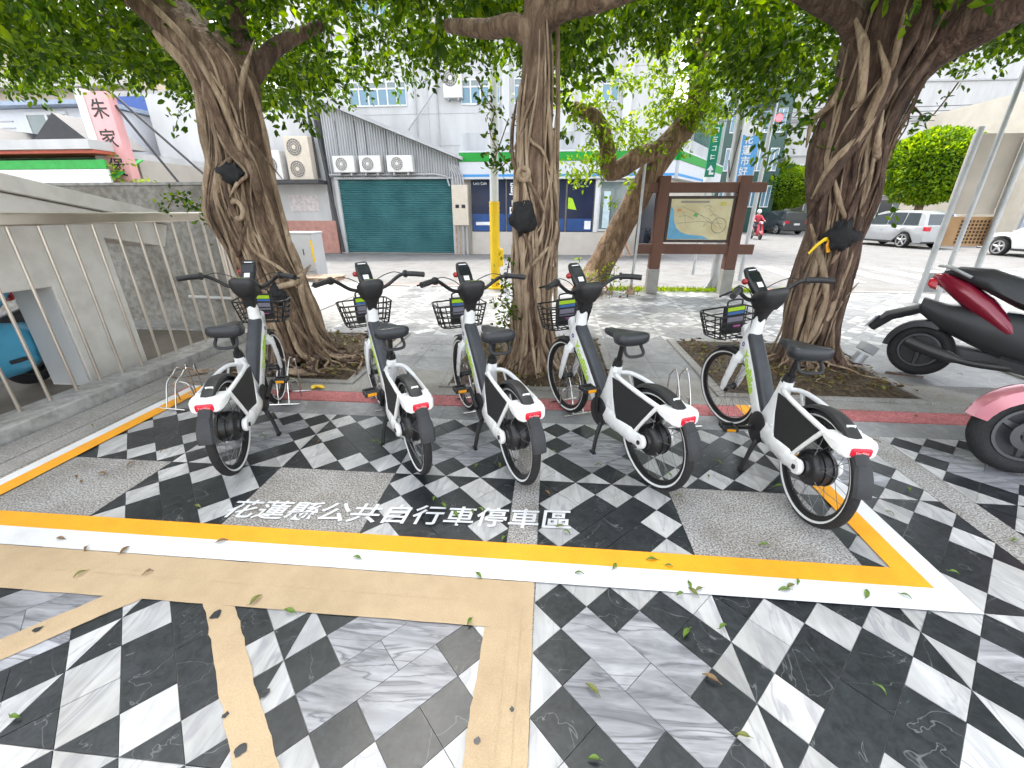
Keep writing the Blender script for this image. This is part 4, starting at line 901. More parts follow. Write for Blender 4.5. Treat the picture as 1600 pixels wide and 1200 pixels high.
# ---- leaning tree by the road, y about 8.8, with yellow-green shoots
t4 = thing('street_tree', 'leaning tree with ridged bark and yellow-green shoots beside the map board', 'tree')
YB = 8.75
limb(t4, M_bark4, [ground_at(915, 462, -.02), at(930, 430, YB), at(962, 370, YB), at(1000, 300, YB), at(1035, 240, YB + .05), at(1070, 195, YB + .1), at(1090, 155, YB + .1), at(1095, 110, YB + .1), at(1100, 40, YB)], [.30, .26, .235, .225, .22, .20, .18, .15, .12], 'trunk')
limb(t4, M_bark4, [at(1045, 228, YB - .05), at(1000, 245, YB - .25), at(955, 268, YB - .4), at(948, 225, YB - .4), at(930, 185, YB - .4), at(895, 168, YB - .4)], [.15, .16, .15, .13, .12, .10])
def shoots(spec, seed):
    rnd = random.Random(seed); out = []
    for px, py, Y, sp, n, r in spec:
        c = at(px, py, Y)
        for k in range(n): out.append((c.x + rnd.gauss(0, sp), c.y + rnd.gauss(0, sp * .8), c.z + rnd.gauss(0, sp), rnd.uniform(r * .7, r * 1.3)))
    return np.array(out)
cl = shoots([(930, 245, YB - .5, .2, 26, .2), (950, 205, YB - .45, .16, 16, .18), (1010, 215, YB, .32, 26, .22), (1000, 232, YB - .2, .15, 10, .15), (1080, 165, YB - .1, .2, 14, .2), (1085, 190, YB, .2, 12, .22), (1060, 120, YB, .35, 26, .28), (1100, 130, YB - .1, .25, 16, .24), (1120, 165, YB, .2, 8, .22), (1030, 150, YB + .3, .25, 5, .2), (915, 150, YB - .4, .3, 12, .26), (1110, 70, YB, .5, 20, .35), (900, 100, YB - .4, .4, 14, .3), (985, 225, YB, .25, 7, .2)], 3)
C, D = clump_leaves(cl, 58, .08); me = leaf_mesh('crown', C, D, rng.uniform(.06, .11, len(C)), M_leaf_y, aspect=.46); o = bpy.data.objects.new('crown', me); col.objects.link(o); o.parent = t4
# ================================================================== RAILING, STAIR, BUILDINGS
M_steel = mat('stainless_rail', (.62, .56, .49), rough=.32, metal=.85, var=.1, scale=3)
M_wallw = mat('white_render', (.54, .54, .535), rough=.85, var=.10, scale=1.2, stretch=(1, 1, .3), bump=.05, bscale=20)
M_wallgrey = granite('grey_plaster', ((.64, .615, .575), (.69, .665, .625), (.72, .695, .655)), scale=7, rough=.85, stain=.12)
M_wallrough = granite('bamboo_print_concrete', ((.24, .225, .20), (.30, .285, .26), (.36, .34, .31)), scale=16, rough=.9, stain=.3)
M_beige = mat('beige_render', (.50, .42, .33), rough=.85, var=.08, scale=1.5)
M_cream = mat('cream_render', (.48, .44, .38), rough=.85, var=.07, scale=1.5)
M_pinktile = mat('pink_tile', (.52, .27, .22), rough=.6, var=.14, scale=5)
M_corr = mat('corrugated_white', (.42, .43, .44), rough=.5, var=.18, scale=2, stretch=(1, 1, .15))
M_shut = mat('teal_shutter', (.055, .19, .205), rough=.5, var=.16, scale=1.3, base2=(.085, .24, .25))
M_darktrim = mat('dark_trim', (.05, .05, .055), rough=.6)
M_wframe = mat('window_frame', (.66, .67, .68), rough=.5, var=.05)
M_glassb = glass_mat('window_blue', (.10, .22, .30)); M_glassg = glass_mat('window_grey', (.16, .20, .20)); M_glassk = glass_mat('window_dark', (.02, .025, .035))
M_navy = mat('navy_film', (.012, .020, .055), rough=.18, var=.2, scale=1.5); M_navyb = mat('blue_film', (.02, .07, .22), rough=.2, var=.2, scale=2)
M_green = mat('fascia_green', (.0, .27, .02), rough=.4, var=.04); M_fwhite = mat('fascia_white', (.58, .60, .64), rough=.35, var=.03); M_fblue = mat('fascia_blue', (.04, .27, .62), rough=.4, var=.04)
M_acw = mat('condenser_white', (.70, .69, .66), rough=.5, var=.06); M_acd = mat('condenser_grille', (.16, .15, .14), rough=.6); M_acbeige = mat('condenser_beige', (.62, .55, .45), rough=.55, var=.06)
M_pipe = mat('grey_pipe', (.42, .42, .43), rough=.5, var=.08); M_rust = mat('rusty_pipe', (.42, .30, .22), rough=.8, var=.3, scale=9)
M_brown = mat('brown_timber', (.115, .045, .025), rough=.55, var=.18, scale=4, stretch=(1, 1, .3)); M_postbase = mat('concrete_sleeve', (.30, .29, .27), rough=.8, var=.1)
M_pinksign = mat('pink_sign', (.78, .40, .40), rough=.5, var=.06, scale=2); M_ink = mat('black_ink', (.02, .018, .016), rough=.5)
M_awgreen = mat('awning_green', (.03, .36, .06), rough=.6); M_awred = mat('awning_red', (.45, .10, .06), rough=.6); M_roofblk = mat('dark_roof', (.022, .022, .025), rough=.6, var=.2)
M_yellow = mat('yellow_paint', (.80, .52, .0), rough=.45, var=.08, scale=3); M_polew = mat('pole_white', (.66, .66, .64), rough=.5, var=.06)
M_galv = mat('galvanised_steel', (.42, .43, .44), rough=.45, metal=.5, var=.12, scale=4); M_cab = mat('cabinet_grey', (.45, .46, .47), rough=.55, var=.05, scale=2)
M_signgreen = mat('sign_green', (.0, .20, .10), rough=.4); M_signblue = mat('sign_blue', (.10, .34, .68), rough=.45, var=.05); M_signw = mat('sign_white', (.80, .80, .80), rough=.5)

# ---- railing
f = thing('metal_railing', 'stainless steel railing with upright bars on a low concrete base, left edge', 'railing', (-3.95, 0, 0))
MB().span((-.05, -1.5, 1.40), (.05, 4.98, 1.492)).build('top_rail', M_steel, f, bevel=.012)
MB().span((-.10, -1.5, -.02), (.20, 5.05, .10)).build('base', M_concrete, f, bevel=.012)
k = 0; y = -1.4
while y < 4.95:
    MB().cyl((0, y, .09), (0, y, 1.405), .0125, 10).build('bar', M_steel, f, smooth=True); y += .205
MB().cyl((0, 4.97, 0), (0, 4.97, 1.40), .045, 16).build('end_post', M_steel, f, smooth=True)
# ---- concrete stair flank behind it
st = thing('stair_block', 'pale concrete stair flank with sloping top behind the railing', 'stair', (-4.25, 0, 0))
MX = Matrix(((0, 0, 1, 0), (1, 0, 0, 0), (0, 1, 0, 0), (0, 0, 0, 1)))   # prism (y,z) -> x thickness
MB().prism([(-1, 2.46), (4.60, 1.36), (4.50, 1.14), (3.86, 1.265), (3.86, -.05), (3.27, -.05), (3.27, .90), (-1, 1.0)], -.42, 0, MX).build('flank', M_wallgrey, st, bevel=.008)
MB().prism([(-1, 2.66), (4.66, 1.47), (4.62, 1.365), (-1, 2.47)], -1.6, .05, MX).build('coping', M_wallgrey, st, bevel=.008)
MB().prism([(3.265, .0), (3.265, .87), (3.261, .87), (3.261, .0)], -.40, -.015, MX).build('pier_render', M_wallw, st)
MB().prism([(-1, 1.02), (3.0, .92), (3.0, .86), (-1, .95)], -1.6, -.43, MX).build('soffit', M_wallgrey, st)
wl = thing('boundary_wall', 'rough grey boundary wall behind the railing', 'wall', (0, 5.6, 0))
MB().span((-13, 0, -.1), (-4.25, .2, 1.815)).build('wall_face', M_wallrough, wl); MB().span((-13, -.03, 1.816), (-4.24, .23, 1.85)).build('wall_coping', M_concrete, wl)
MB().cyl((-5.1, -.06, .38), (-4.2, -.06, .36), .022, 10).build('wall_pipe', M_polew, wl, smooth=True); MB().cyl((-4.36, -.08, 0), (-4.36, -.08, 1.5), .07, 14).build('down_pipe', M_pipe, wl, smooth=True)
pv = MB(); pv.span((-13, -2, ROADZ - .05), (-3.76, 5.19, -.02)); pv.build('yard_floor', mat('yard_concrete', (.15, .125, .10), .9, var=.2, scale=2), kind='structure')

# ---- helpers for facades facing the camera (plane y, x0..x1, z0..z1)
def window(parent, x0, x1, z0, z1, y, cols, rows=1, frame=.06, glass=None, split=None):
    w_ = MB(); w_.span((x0, y - .05, z0), (x1, y - .004, z0 + frame)); w_.span((x0, y - .05, z1 - frame), (x1, y - .004, z1)); dx = (x1 - x0) / cols
    for c in range(cols + 1): xx = x0 + c * dx; w_.span((max(x0, xx - frame / 2), y - .048, z0 + frame), (min(x1, xx + frame / 2), y - .006, z1 - frame))
    zs = [z0] + ([split] if split else [z0 + (z1 - z0) * r / rows for r in range(1, rows)]) + [z1]
    for zz in zs[1:-1]: w_.span((x0 + frame, y - .046, zz - frame / 2), (x1 - frame, y - .008, zz + frame / 2))
    fo = w_.build('window', M_wframe, parent)
    gl = glass or [M_glassb]
    for c in range(cols):
        for r in range(len(zs) - 1):
            MB().span((x0 + c * dx + frame / 2, y - .03, zs[r] + frame / 2), (x0 + (c + 1) * dx - frame / 2, y - .02, zs[r + 1] - frame / 2)).build('pane', gl[(c * 3 + r) % len(gl)], fo)
    return fo
def condenser(label, x, z, y, w_, h, fans=1, m=None, group='air conditioner condensers on the wall'):
    t = thing('air_conditioner', label, 'air conditioner', (x, y, z), group=group); m = m or M_acw
    MB().span((0, -.34, 0), (w_, 0, h)).build('casing', m, t, bevel=.02)
    fh = h / fans; r = min(fh, w_) * .40
    for k in range(fans):
        c = Vector((w_ * .40, -.345, fh * (k + .5))); g_ = MB()
        for q in range(1, 5): torus(g_, r * q / 4, .011, 22, 4, Matrix.Translation(c) @ RX90)
        for q in range(8): a = math.pi * q / 8; g_.tube([c + Vector((math.cos(a) * r, 0, math.sin(a) * r)), c - Vector((math.cos(a) * r, 0, math.sin(a) * r))], .008, 4)
        MB().cyl(c + Vector((0, .003, 0)), c + Vector((0, -.004, 0)), r, 22).build('fan_well', M_acd, t); g_.build('fan_grille', m, t, kind='stuff'); MB().cyl(c + Vector((0, .0, 0)), c + Vector((0, -.03, 0)), r * .24, 14).build('fan_hub', m, t)
    MB().span((w_ * .2, -.3, -.10), (w_ * .26, .0, -.003)).build('bracket', M_pipe, t); MB().span((w_ * .76, -.3, -.10), (w_ * .82, .0, -.003)).build('bracket', M_pipe, t)
    return t
YS = 17.4
# ---- corrugated shop with roller shutter
s1 = thing('corrugated_shop', 'white corrugated shop with sloping roof and teal roller shutter', 'building', (0, YS, 0))
xa, xb = -8.66, -3.52
def roof_z(x): return 5.24 + (3.30 - 5.24) * (x - xa) / (xb - xa)
rib = MB(); n = 52; vs = []; fs = []
for k in range(n * 4 + 1):
    x = xa + (xb - xa) * k / (n * 4); q = k % 4; yy = -.06 if q in (1, 2) else 0.0
    vs += [(x, yy, 2.72), (x, yy, roof_z(x))]
rib.add(vs, [(2 * i, 2 * i + 2, 2 * i + 3, 2 * i + 1) for i in range(n * 4)]); rib.build('gable_cladding', M_corr, s1)
MB().prism([(xa - .35, roof_z(xa) + .13), (xb + .2, roof_z(xb) - .06), (xb + .2, roof_z(xb) + .05), (xa - .35, roof_z(xa) + .26)], -.42, 5.0, Matrix(((1, 0, 0, 0), (0, 0, 1, 0), (0, 1, 0, 0), (0, 0, 0, 1)))).build('roof', M_corr, s1)
sh = MB(); x0, x1 = -8.33, -3.86; nsl = 34; prof = []
for k in range(nsl * 4 + 1):
    z = -.06 + 2.70 * k / (nsl * 4); prof.append((z, .045 + .030 * math.cos(k * math.pi / 2)))
sh.add([(x, yy, z) for z, yy in prof for x in (x0, x1)], [(2 * i, 2 * i + 1, 2 * i + 3, 2 * i + 2) for i in range(nsl * 4)]); sh.build('roller_shutter', M_shut, s1)
MB().span((x0 - .12, -.1, 2.645), (x1 + .12, .02, 2.718)).build('shutter_housing', M_corr, s1); MB().span((x0 - .14, -.06, -.1), (x0 - .005, .1, 2.64)).build('shutter_jamb', M_wallw, s1); MB().span((x1 + .005, -.06, -.1), (x1 + .10, .1, 2.64)).build('shutter_jamb', M_wallw, s1)
MB().span((xa, .1, -.1), (xb, 4.9, 2.71)).build('shop_body', M_wallw, s1); MB().span((x1 + .11, -.02, -.1), (xb, .09, 2.71)).build('wall_return', M_wallw, s1)
MB().tube([(-8.85, -.15, 5.0), (-8.65, -.15, 2.5), (-8.45, -.15, -.05)], .06, 8).build('drain_pipe', M_darktrim, s1, smooth=True); MB().tube([(-9.05, -.13, 4.9), (-9.0, -.13, 2.7)], .045, 8).build('drain_pipe', M_darktrim, s1, smooth=True)
for px in (525, 555, 570, 602, 618): p = at(px, 200, YS); MB().cyl((p.x, -.05, 3.45), (p.x, -.05, min(roof_z(p.x) - .05, 4.6)), .014, 6).build('cable_run', M_darktrim, s1)
MB().tube([(-8.6, -.12, 2.80), (-4.4, -.12, 2.80), (-4.0, -.12, 2.72), (-3.9, -.12, 2.4)], .035, 8).build('conduit', M_pipe, s1, smooth=True)
for k, px in enumerate((528, 568, 610)):
    p = at(px, 271, YS - .1); condenser(['small white condenser above the teal shutter, leftmost of three', 'small white condenser above the teal shutter, middle of three', 'small white condenser above the teal shutter, rightmost of three'][k], p.x, 2.86, YS - .06, .82 if k < 2 else .98, .56)
mt = thing('meter_box', 'beige electric meter cabinet with rusty conduits beside the shutter', 'meter box', (-3.78, YS - .22, 0))
MB().span((0, -.14, 1.0), (.60, .1, 2.42)).build('cabinet', M_acbeige, mt, bevel=.015)
for dx in (.12, .36): MB().span((dx, -.15, 1.62), (dx + .14, -.141, 1.74)).build('meter_window', M_glassk, mt)
for dx in (.08, .22, .36, .50): MB().cyl((dx, -.02, -.1), (dx, -.02, 1.0), .035, 8).build('conduit', M_rust if dx < .3 else M_pipe, mt, smooth=True)
for dx in (.05, .15, .25, .35, .45): MB().tube([(dx, -.02, 2.42), (dx * .9, -.02, 2.75), (dx * .7 - .1, -.02, 3.1)], .028, 6).build('conduit', M_pipe, mt, smooth=True)
# ---- low shop left of it
s0 = thing('white_shop', 'white shop with pink tiled base behind the left trunk', 'building', (0, YS, 0))
MB().span((-15.5, .05, 1.151), (-8.85, 5, 5.6)).build('wall', M_wallw, s0)
tl_ = MB()
MB().span((-15.5, .02, -.1), (-8.70, 5, 1.15)).build('tiled_base', M_pinktile, s0)
for r in range(9):
    for c in range(13):
        MB().span((-11.6 + c * .225, .008, -.05 + r * .13), (-11.6 + c * .225 + .215, .021, -.05 + r * .13 + .122)).build('wall_tile', M_pinktile, s0) if 2 <= c else None
MB().span((-11.5, -.75, 2.48), (-8.75, -.05, 2.60)).build('shelf', M_darktrim, s0); MB().span((-10.5, .03, 1.5), (-9.3, .05, 2.1)).build('faded_poster', mat('faded_poster', (.62, .56, .55), .7, var=.2, scale=8), s0)
condenser('large beige double-fan condenser on the shelf left of the shutter', -10.0, 2.62, YS - .15, .95, 1.45, 2, M_acbeige); condenser('pale condenser unit partly hidden by the left trunk', -11.0, 2.62, YS - .15, .75, 1.0, 1, M_acw)
# ---- tall white building behind
b2 = thing('tall_white_building', 'tall white building with blue-curtained windows behind the shops', 'building', (0, 24, 0))
MB().span((-14, 0, -.1), (5.6, 12, 16)).build('wall', M_wallw, b2); MB().span((-14, -.12, 9.3), (5.6, -.001, 9.45)).build('ledge', M_wallw, b2)
MB().span((-2.55, -.35, 0), (-2.2, -.001, 16)).build('pilaster', M_wallw, b2); MB().span((3.2, -.35, 0), (3.6, -.001, 16)).build('pilaster', M_wallw, b2)
gl = [M_glassb, M_glassg, mat('curtain_brown', (.25, .12, .07), .5), M_glassb, M_glassg, M_glassk]
for x0, x1, c in ((-10.25, -7.35, 6), (-4.6, -2.7, 4), (-2.0, -.2, 4), (2.2, 3.0, 2)): window(b2, x0, x1, 6.35, 7.42, 0, c, 2, .07, gl, split=7.1)
for x0, x1, c in ((-10.25, -7.35, 6), (-4.6, -2.7, 4), (2.2, 3.0, 2)): window(b2, x0, x1, 9.9, 11.0, 0, c, 2, .07, gl, split=10.65)
condenser('condenser hung high on the tall white building', -5.4, 6.6, 23.98, .9, 1.6, 1, M_acw); MB().tube([at(638, 203, 23.7) - Vector((0, 24, 0)), at(690, 125, 23.7) - Vector((0, 24, 0))], .04, 8).build('stay_rod', M_pipe, b2)
window(b2, -3.9, -2.75, 4.2, 4.9, 0, 6, 4, .05, [M_glassg]); MB().span((2.6, -.08, 3), (2.68, -.001, 14)).build('drain_pipe', M_pipe, b2)
for z in (4.6, 6.0, 7.75, 11.6): MB().span((-14, -.012, z), (5.6, -.001, z + .03)).build('panel_joint', M_pipe, b2)
for x in (-12.6, -6.3, -1.0, 1.3, 4.6): MB().span((x, -.014, 3), (x + .025, -.002, 16)).build('panel_joint', M_pipe, b2)
for k, x in enumerate((-11.2, -6.9, -5.8, 1.0)): MB().cyl((x, -.08, 3), (x, -.08, 12 + k), .035, 8).build('drain_pipe', M_pipe, b2)
# ---- convenience store
cs = thing('corner_store', 'corner store with green white and blue fascia and dark blue windows', 'building', (0, YS, 0))
def fascia(p, q, nm=''):
    d = (q - p); L_ = d.length; M = Matrix.Translation(p) @ Matrix.Rotation(math.atan2(d.y, d.x), 4, 'Z')
    for nm_, z0, z1, m_, o in (('fascia_panel', 2.62, 3.20, M_fwhite, -.16), ('fascia_green_band', 3.205, 3.50, M_green, -.18), ('fascia_trim', 3.503, 3.56, M_fwhite, -.19), ('fascia_blue_line', 2.70, 2.78, M_fblue, -.168)):
        MB().span((0, o, z0), (L_, .25 if o > -.165 or o < -.17 else -.155, z1)).xf(M).build(nm_, m_, cs)
c0 = Vector((-3.48, 0, 0)); c1 = Vector((4.38, 0, 0)); c2 = Vector((8.2, 6.6, 0)); fascia(c0, c1); fascia(c1 + Vector((.01, .01, 0)), c2)
MB().prism([(-3.5, .12), (4.3, .12), (8.1, 6.7), (8.1, 12), (-3.5, 12)], -.1, 2.615).build('store_body', M_cream, cs); MB().prism([(-3.5, .3), (4.2, .3), (8.0, 6.8), (8, 6.5 + 4), (-3.5, 5)], 2.63, 4.2).build('parapet', M_corr, cs)
MB().span((-3.12, .02, -.1), (3.2, .115, .755)).build('low_wall', mat('beige_tile', (.55, .50, .45), .6, var=.05, scale=3), cs)
for x0, x1, m_ in ((-3.1, -1.78, M_navy), (-1.72, .22, M_navy), (.28, .52, M_navy), (.58, 1.58, M_navy)):
    w_ = MB().span((x0, .04, .76), (x1, .115, 2.61)).build('window', m_, cs)
    MB().span((x0 + .02, .032, .79), (x1 - .02, .039, .79 + (.45 if x0 > 0 else .62))).build('window_film', M_navyb, w_)
lettering('window_lettering', '單', .55, M_signw, cs, Matrix.Translation((-1.38, .03, 2.22)) @ RX90, depth=.002, bold=.004); lettering('window_lettering', '品', .55, M_signw, cs, Matrix.Translation((-1.38, .03, 1.62)) @ RX90, depth=.002, bold=.004)
lettering('window_lettering', "Let's Café", .13, M_signw, cs, Matrix.Translation((-2.75, .03, 2.48)) @ RX90, depth=.002)
MB().span((-2.95, .025, 1.0), (-2.4, .034, 1.12)).build('window_notice', M_signw, cs); MB().span((1.28, .025, .86), (1.52, .034, 1.16)).build('window_notice', M_signw, cs)
MB().prism([(.62, 2.0), (.62, 1.6), (.95, 1.55), (.78, 1.95)], .03, .038, Matrix(((1, 0, 0, 0), (0, 0, 1, 0), (0, 1, 0, 0), (0, 0, 0, 1)))).build('window_graphic', M_lime, cs)
MB().span((1.62, -.02, .76), (1.78, .115, 2.61)).build('column', M_wframe, cs); window(cs, 1.80, 2.95, .80, 2.58, .11, 1, 1, .06, [M_glassg]); MB().span((1.95, .03, .9), (2.2, .05, 2.2)).build('display_poster', mat('pale_blue', (.5, .62, .66), .5), cs)
MB().span((2.97, -.05, -.1), (3.25, .115, 2.61)).build('column', M_cream, cs); MB().span((3.3, .05, .0), (4.2, .115, 2.5)).build('glass_door', M_glassk, cs)
# ---- far street between store and right-hand block
for nm, x0, x1, y0, z1, m_, lab in (('far_building', 9.5, 15, 48, 11, M_wallw, 'far white block with dark windows above the store corner'), ('far_building', 13.0, 17.6, 38, 14, mat('dark_green_glass', (.02, .07, .06), .25), 'far dark green glazed building beside the blue banner')):
    t = thing(nm, lab, 'building', (0, y0, 0)); MB().span((x0, 0, -.1), (x1, 8, z1)).build('wall', m_, t)
    for r in range(4):
        for c in range(4):
            xx = x0 + .3 + c * (x1 - x0 - .2) / 4; window(t, xx, xx + (x1 - x0) / 4 - .5, 1.8 + r * 2.6, 3.4 + r * 2.6, 0, 2, 1, .08, [M_glassk if m_ is M_wallw else M_glassb])
# ---- right-hand buildings
rb = thing('long_white_building', 'long pale building with banded floors across the street on the right', 'building', (0, 46, 0))
MB().span((17.5, 0, -.1), (60, 12, 18)).build('wall', M_wallw, rb)
for z in (3.6, 6.2, 8.9, 9.15, 11.8, 14.5): MB().span((17.4, -.12, z), (60, -.001, z + .12)).build('floor_band', M_pipe, rb)
for c in range(9): window(rb, 19 + c * 4, 21.4 + c * 4, .9, 2.6, 0, 2, 1, .1, [M_glassk, M_glassg])
for c in range(9): window(rb, 19 + c * 4, 21.0 + c * 4, 4.4, 5.6, 0, 2, 1, .1, [M_wframe, M_glassg])
MB().span((17.5, -1.2, 2.8), (40, -.13, 2.95)).build('canopy', M_cream, rb)
rs = thing('teal_shop', 'grey tiled shop front with teal panel and vents at the right edge', 'building', (0, 24.5, 0))
MB().span((23.2, 0, -.1), (36, 8, 7)).build('wall', M_cream, rs); MB().span((23.4, -.1, -.1), (24.8, -.001, 4.0)).build('grey_pier', mat('grey_blue_tile', (.34, .38, .43), .5, var=.1, scale=6), rs)
for z in (.3, 1.3, 2.3): window(rs, 23.55, 24.55, z, z + .75, -.1, 3, 1, .07, [M_glassk])
MB().cyl((24.2, -.11, 3.5), (24.2, -.16, 3.5), .25, 16).build('round_vent', M_acd, rs); MB().span((24.9, -.06, .1), (28, -.001, 2.8)).build('teal_panel', mat('teal_panel', (.18, .52, .50), .5, var=.06), rs); MB().span((23.3, -.3, 4.05), (36, -.001, 4.6)).build('sign_band', M_fwhite, rs)

# ---- left: restaurant row
r1 = thing('restaurant', 'low restaurant with green and white awning behind the boundary wall', 'building', (0, 0, 0))
MB().span((-26, 13.6, -.1), (-12.9, 18, 3.0)).build('wall', M_cream, r1); MB().span((-26, 13.2, 3.0), (-12.9, 18, 3.18)).build('flat_roof', M_wallw, r1)
MB().prism([(12.4, 2.35), (13.58, 2.95), (13.58, 2.99), (12.4, 2.40)], -20, -12.7, MX).build('awning', M_awgreen, r1); MB().span((-20, 12.30, 2.02), (-12.7, 12.36, 2.62)).build('awning_valance', M_signw, r1); MB().span((-20, 12.29, 2.63), (-12.7, 12.36, 2.86)).build('awning_band', M_awgreen, r1)
MB().span((-26, 12.2, 3.02), (-12.8, 13.19, 3.10)).build('red_gutter', M_awred, r1); MB().span((-26, 12.1, 3.11), (-12.8, 13.3, 3.35)).build('white_gutter', M_wallw, r1)
for xg, zg, s_ in ((-18.6, 3.4, .9), (-15.7, 3.5, 1.15)):
    MB().prism([(-s_, 0), (s_ * .9, 0), (0, s_ * .75)], 0, 2, Matrix.Translation((xg, 14.0, zg)) @ Matrix(((1, 0, 0, 0), (0, 0, 1, 0), (0, 1, 0, 0), (0, 0, 0, 1)))).build('dark_gable', M_roofblk, r1)
MB().tube([(-22, 13.6, 3.9), (-17.8, 13.5, 3.75)], .09, 8).build('flue', M_roofblk, r1)
r2 = thing('rooftop_house', 'white rooftop house with a blue-edged roof and sliding window', 'building', (0, 16.5, 0))
MB().span((-30, 0, 3.2), (-16.2, 4, 5.0)).build('wall', M_fwhite, r2); MB().span((-30, -.5, 5.02), (-16.0, 4, 5.16)).build('roof', mat('blue_grey_roof', (.30, .36, .46), .6), r2); window(r2, -19.6, -17.9, 3.9, 4.9, 0, 2, 1, .1, [M_glassg, M_glassk])
for k in range(6): MB().span((-23, -.04, 3.5 + k * .22), (-20.2, -.001, 3.53 + k * .22)).build('louvre', M_pipe, r2)
r3 = thing('beige_building', 'long beige building with a projecting ledge, upper left', 'building', (0, 22, 0))
MB().span((-45, 0, -.1), (-19.5, 8, 8.4)).build('wall', M_beige, r3); MB().span((-45, -.6, 6.9), (-19.3, -.001, 7.5)).build('ledge', M_cream, r3); MB().span((-45, -.3, 8.41), (-19.2, 8, 8.7)).build('parapet', M_cream, r3)
r4 = thing('cream_house', 'cream house with blue awning and barred windows right of the pink sign', 'building', (0, 19.5, 0))
MB().span((-18.8, 0, -.1), (-11.5, 5, 6.2)).build('wall', M_cream, r4); MB().span((-18.5, -.5, 5.3), (-15.3, -.001, 5.9)).build('blue_awning', mat('blue_awning', (.05, .10, .30), .6), r4); window(r4, -17.5, -15.2, 3.3, 4.6, 0, 5, 3, .05, [M_glassg]); window(r4, -14.6, -12.6, 3.1, 4.2, 0, 5, 4, .05, [M_glassk])
MB().span((-15.2, -.6, 4.7), (-11.5, -.001, 5.4)).build('grey_panel', mat('grey_panel', (.44, .45, .46), .6), r4); MB().prism([(-1.4, 2.3), (-.001, 2.9), (-.001, 3.0), (-1.4, 2.4)], -16, -11.8, MX).build('tiled_eave', M_awred, r4)
for k in range(6): MB().span((-17.2, -.12, 3.0 - k * .14), (-14.4, -.05, 3.07 - k * .14)).build('slat', mat('slat_brown', (.22, .16, .14), .7), r4)
sg = thing('vertical_sign', 'tall pink shop sign with black characters above the boundary wall', 'sign', (-13.35, 13.0, 0))
MB().span((.14, -.18, 2.25), (.84, .10, 4.60)).build('panel', M_pinksign, sg); MB().span((-.12, -.2, 1.2), (.135, .12, 4.68)).build('sign_frame', M_polew, sg)
for k, ch in enumerate('朱家煲'): lettering('sign_character', ch, .52, M_ink, sg, Matrix.Translation((.49, -.185, 4.15 - k * .74)) @ RX90, depth=.002, bold=.006)
for z0, x1, z1 in ((4.6, 2.6, 2.5), (4.3, 1.7, 2.2)): MB().tube([(.84, .0, z0), (x1, .6, z1)], .035, 8).build('stay', M_darktrim, sg)
cl = np.array([(-12.35 + random.gauss(0, .28), 12.6 + random.gauss(0, .2), 2.25 + random.gauss(0, .3), .25) for k in range(16)]); C, D = clump_leaves(cl, 30, .1)
pl = thing('climbing_plant', 'green climbing plant at the foot of the pink sign', 'plant'); me = leaf_mesh('foliage', C, D, rng.uniform(.08, .14, len(C)), M_leaf_hedge); o = bpy.data.objects.new('foliage', me); col.objects.link(o); o.parent = pl
MB().tube([(-12.4, 12.7, -.1), (-12.45, 12.65, 1.2), (-12.35, 12.6, 2.2)], .05, 8).build('stem', M_bark4, pl)
# ================================================================== STREET FURNITURE
# map board
mbd = thing('map_board', 'brown timber map board on two posts beside the leaning tree', 'map board', (0, 8.6, 0))
for x in (2.02, 3.42):
    MB().box((x, 0, 1.28), (.20, .20, 1.62)).build('post', M_brown, mbd, bevel=.012); MB().box((x, 0, .23), (.21, .21, .48)).build('post_sleeve', M_postbase, mbd, bevel=.01)
MB().box((2.76, .0, 1.90), (2.1, .12, .17)).build('top_beam', M_brown, mbd, bevel=.012); MB().box((2.72, -.02, .84), (2.15, .12, .18)).build('bottom_beam', M_brown, mbd, bevel=.012)
MB().box((2.72, -.04, 1.36), (1.18, .06, .80)).build('panel_frame', mat('dark_frame', (.04, .025, .02), .5), mbd, bevel=.01)
pn = MB().box((2.72, -.075, 1.36), (1.08, .008, .70)).build('map_panel', mat('map_paper', (.60, .50, .28), .45, var=.10, scale=3, base2=(.66, .60, .38)), mbd)
def flat_poly(name, pts, y, m, parent):
    mb_ = MB(); mb_.prism(pts, y - .0015, y, Matrix(((1, 0, 0, 0), (0, 0, 1, 0), (0, 1, 0, 0), (0, 0, 0, 1)))); return mb_.build(name, m, parent)
M_sea = mat('map_sea', (.12, .36, .58), .45, var=.15, scale=5); M_mapg = mat('map_green', (.14, .40, .12), .45); M_mapr = mat('map_orange', (.62, .26, .10), .45); M_mapl = mat('map_line', (.28, .26, .22), .5)
flat_poly('map_sea', [(2.185, 1.02), (2.95, 1.02), (2.80, 1.08), (2.55, 1.10), (2.42, 1.14), (2.32, 1.22), (2.26, 1.36), (2.24, 1.52), (2.185, 1.60)], -.080, M_sea, pn)
flat_poly('map_patch', [(2.30, 1.50), (2.38, 1.50), (2.38, 1.54), (2.30, 1.54)], -.080, M_mapr, pn); flat_poly('map_patch', [(2.60, 1.42), (2.67, 1.40), (2.69, 1.46), (2.62, 1.48)], -.080, M_mapg, pn); flat_poly('map_patch', [(3.05, 1.60), (3.15, 1.60), (3.15, 1.66), (3.05, 1.66)], -.080, mat('map_yellow', (.55, .50, .10), .45), pn)
q = MB(); torus(q, .13, .006, 28, 4, Matrix.Translation((3.08, -.081, 1.26)) @ RX90); q.build('map_inset_ring', M_mapl, pn)
for k in range(9): a, b, c, d = random.uniform(2.3, 3.0), random.uniform(1.2, 1.6), random.uniform(2.4, 3.2), random.uniform(1.2, 1.6); MB().tube([(a, -.0795, b), ((a + c) / 2, -.0795, (b + d) / 2 + .04), (c, -.0795, d)], .003, 4).build('map_road', M_mapl, pn)
MB().box((2.6, -.08, 1.66), (.5, .003, .035)).build('map_title', M_mapl, pn)
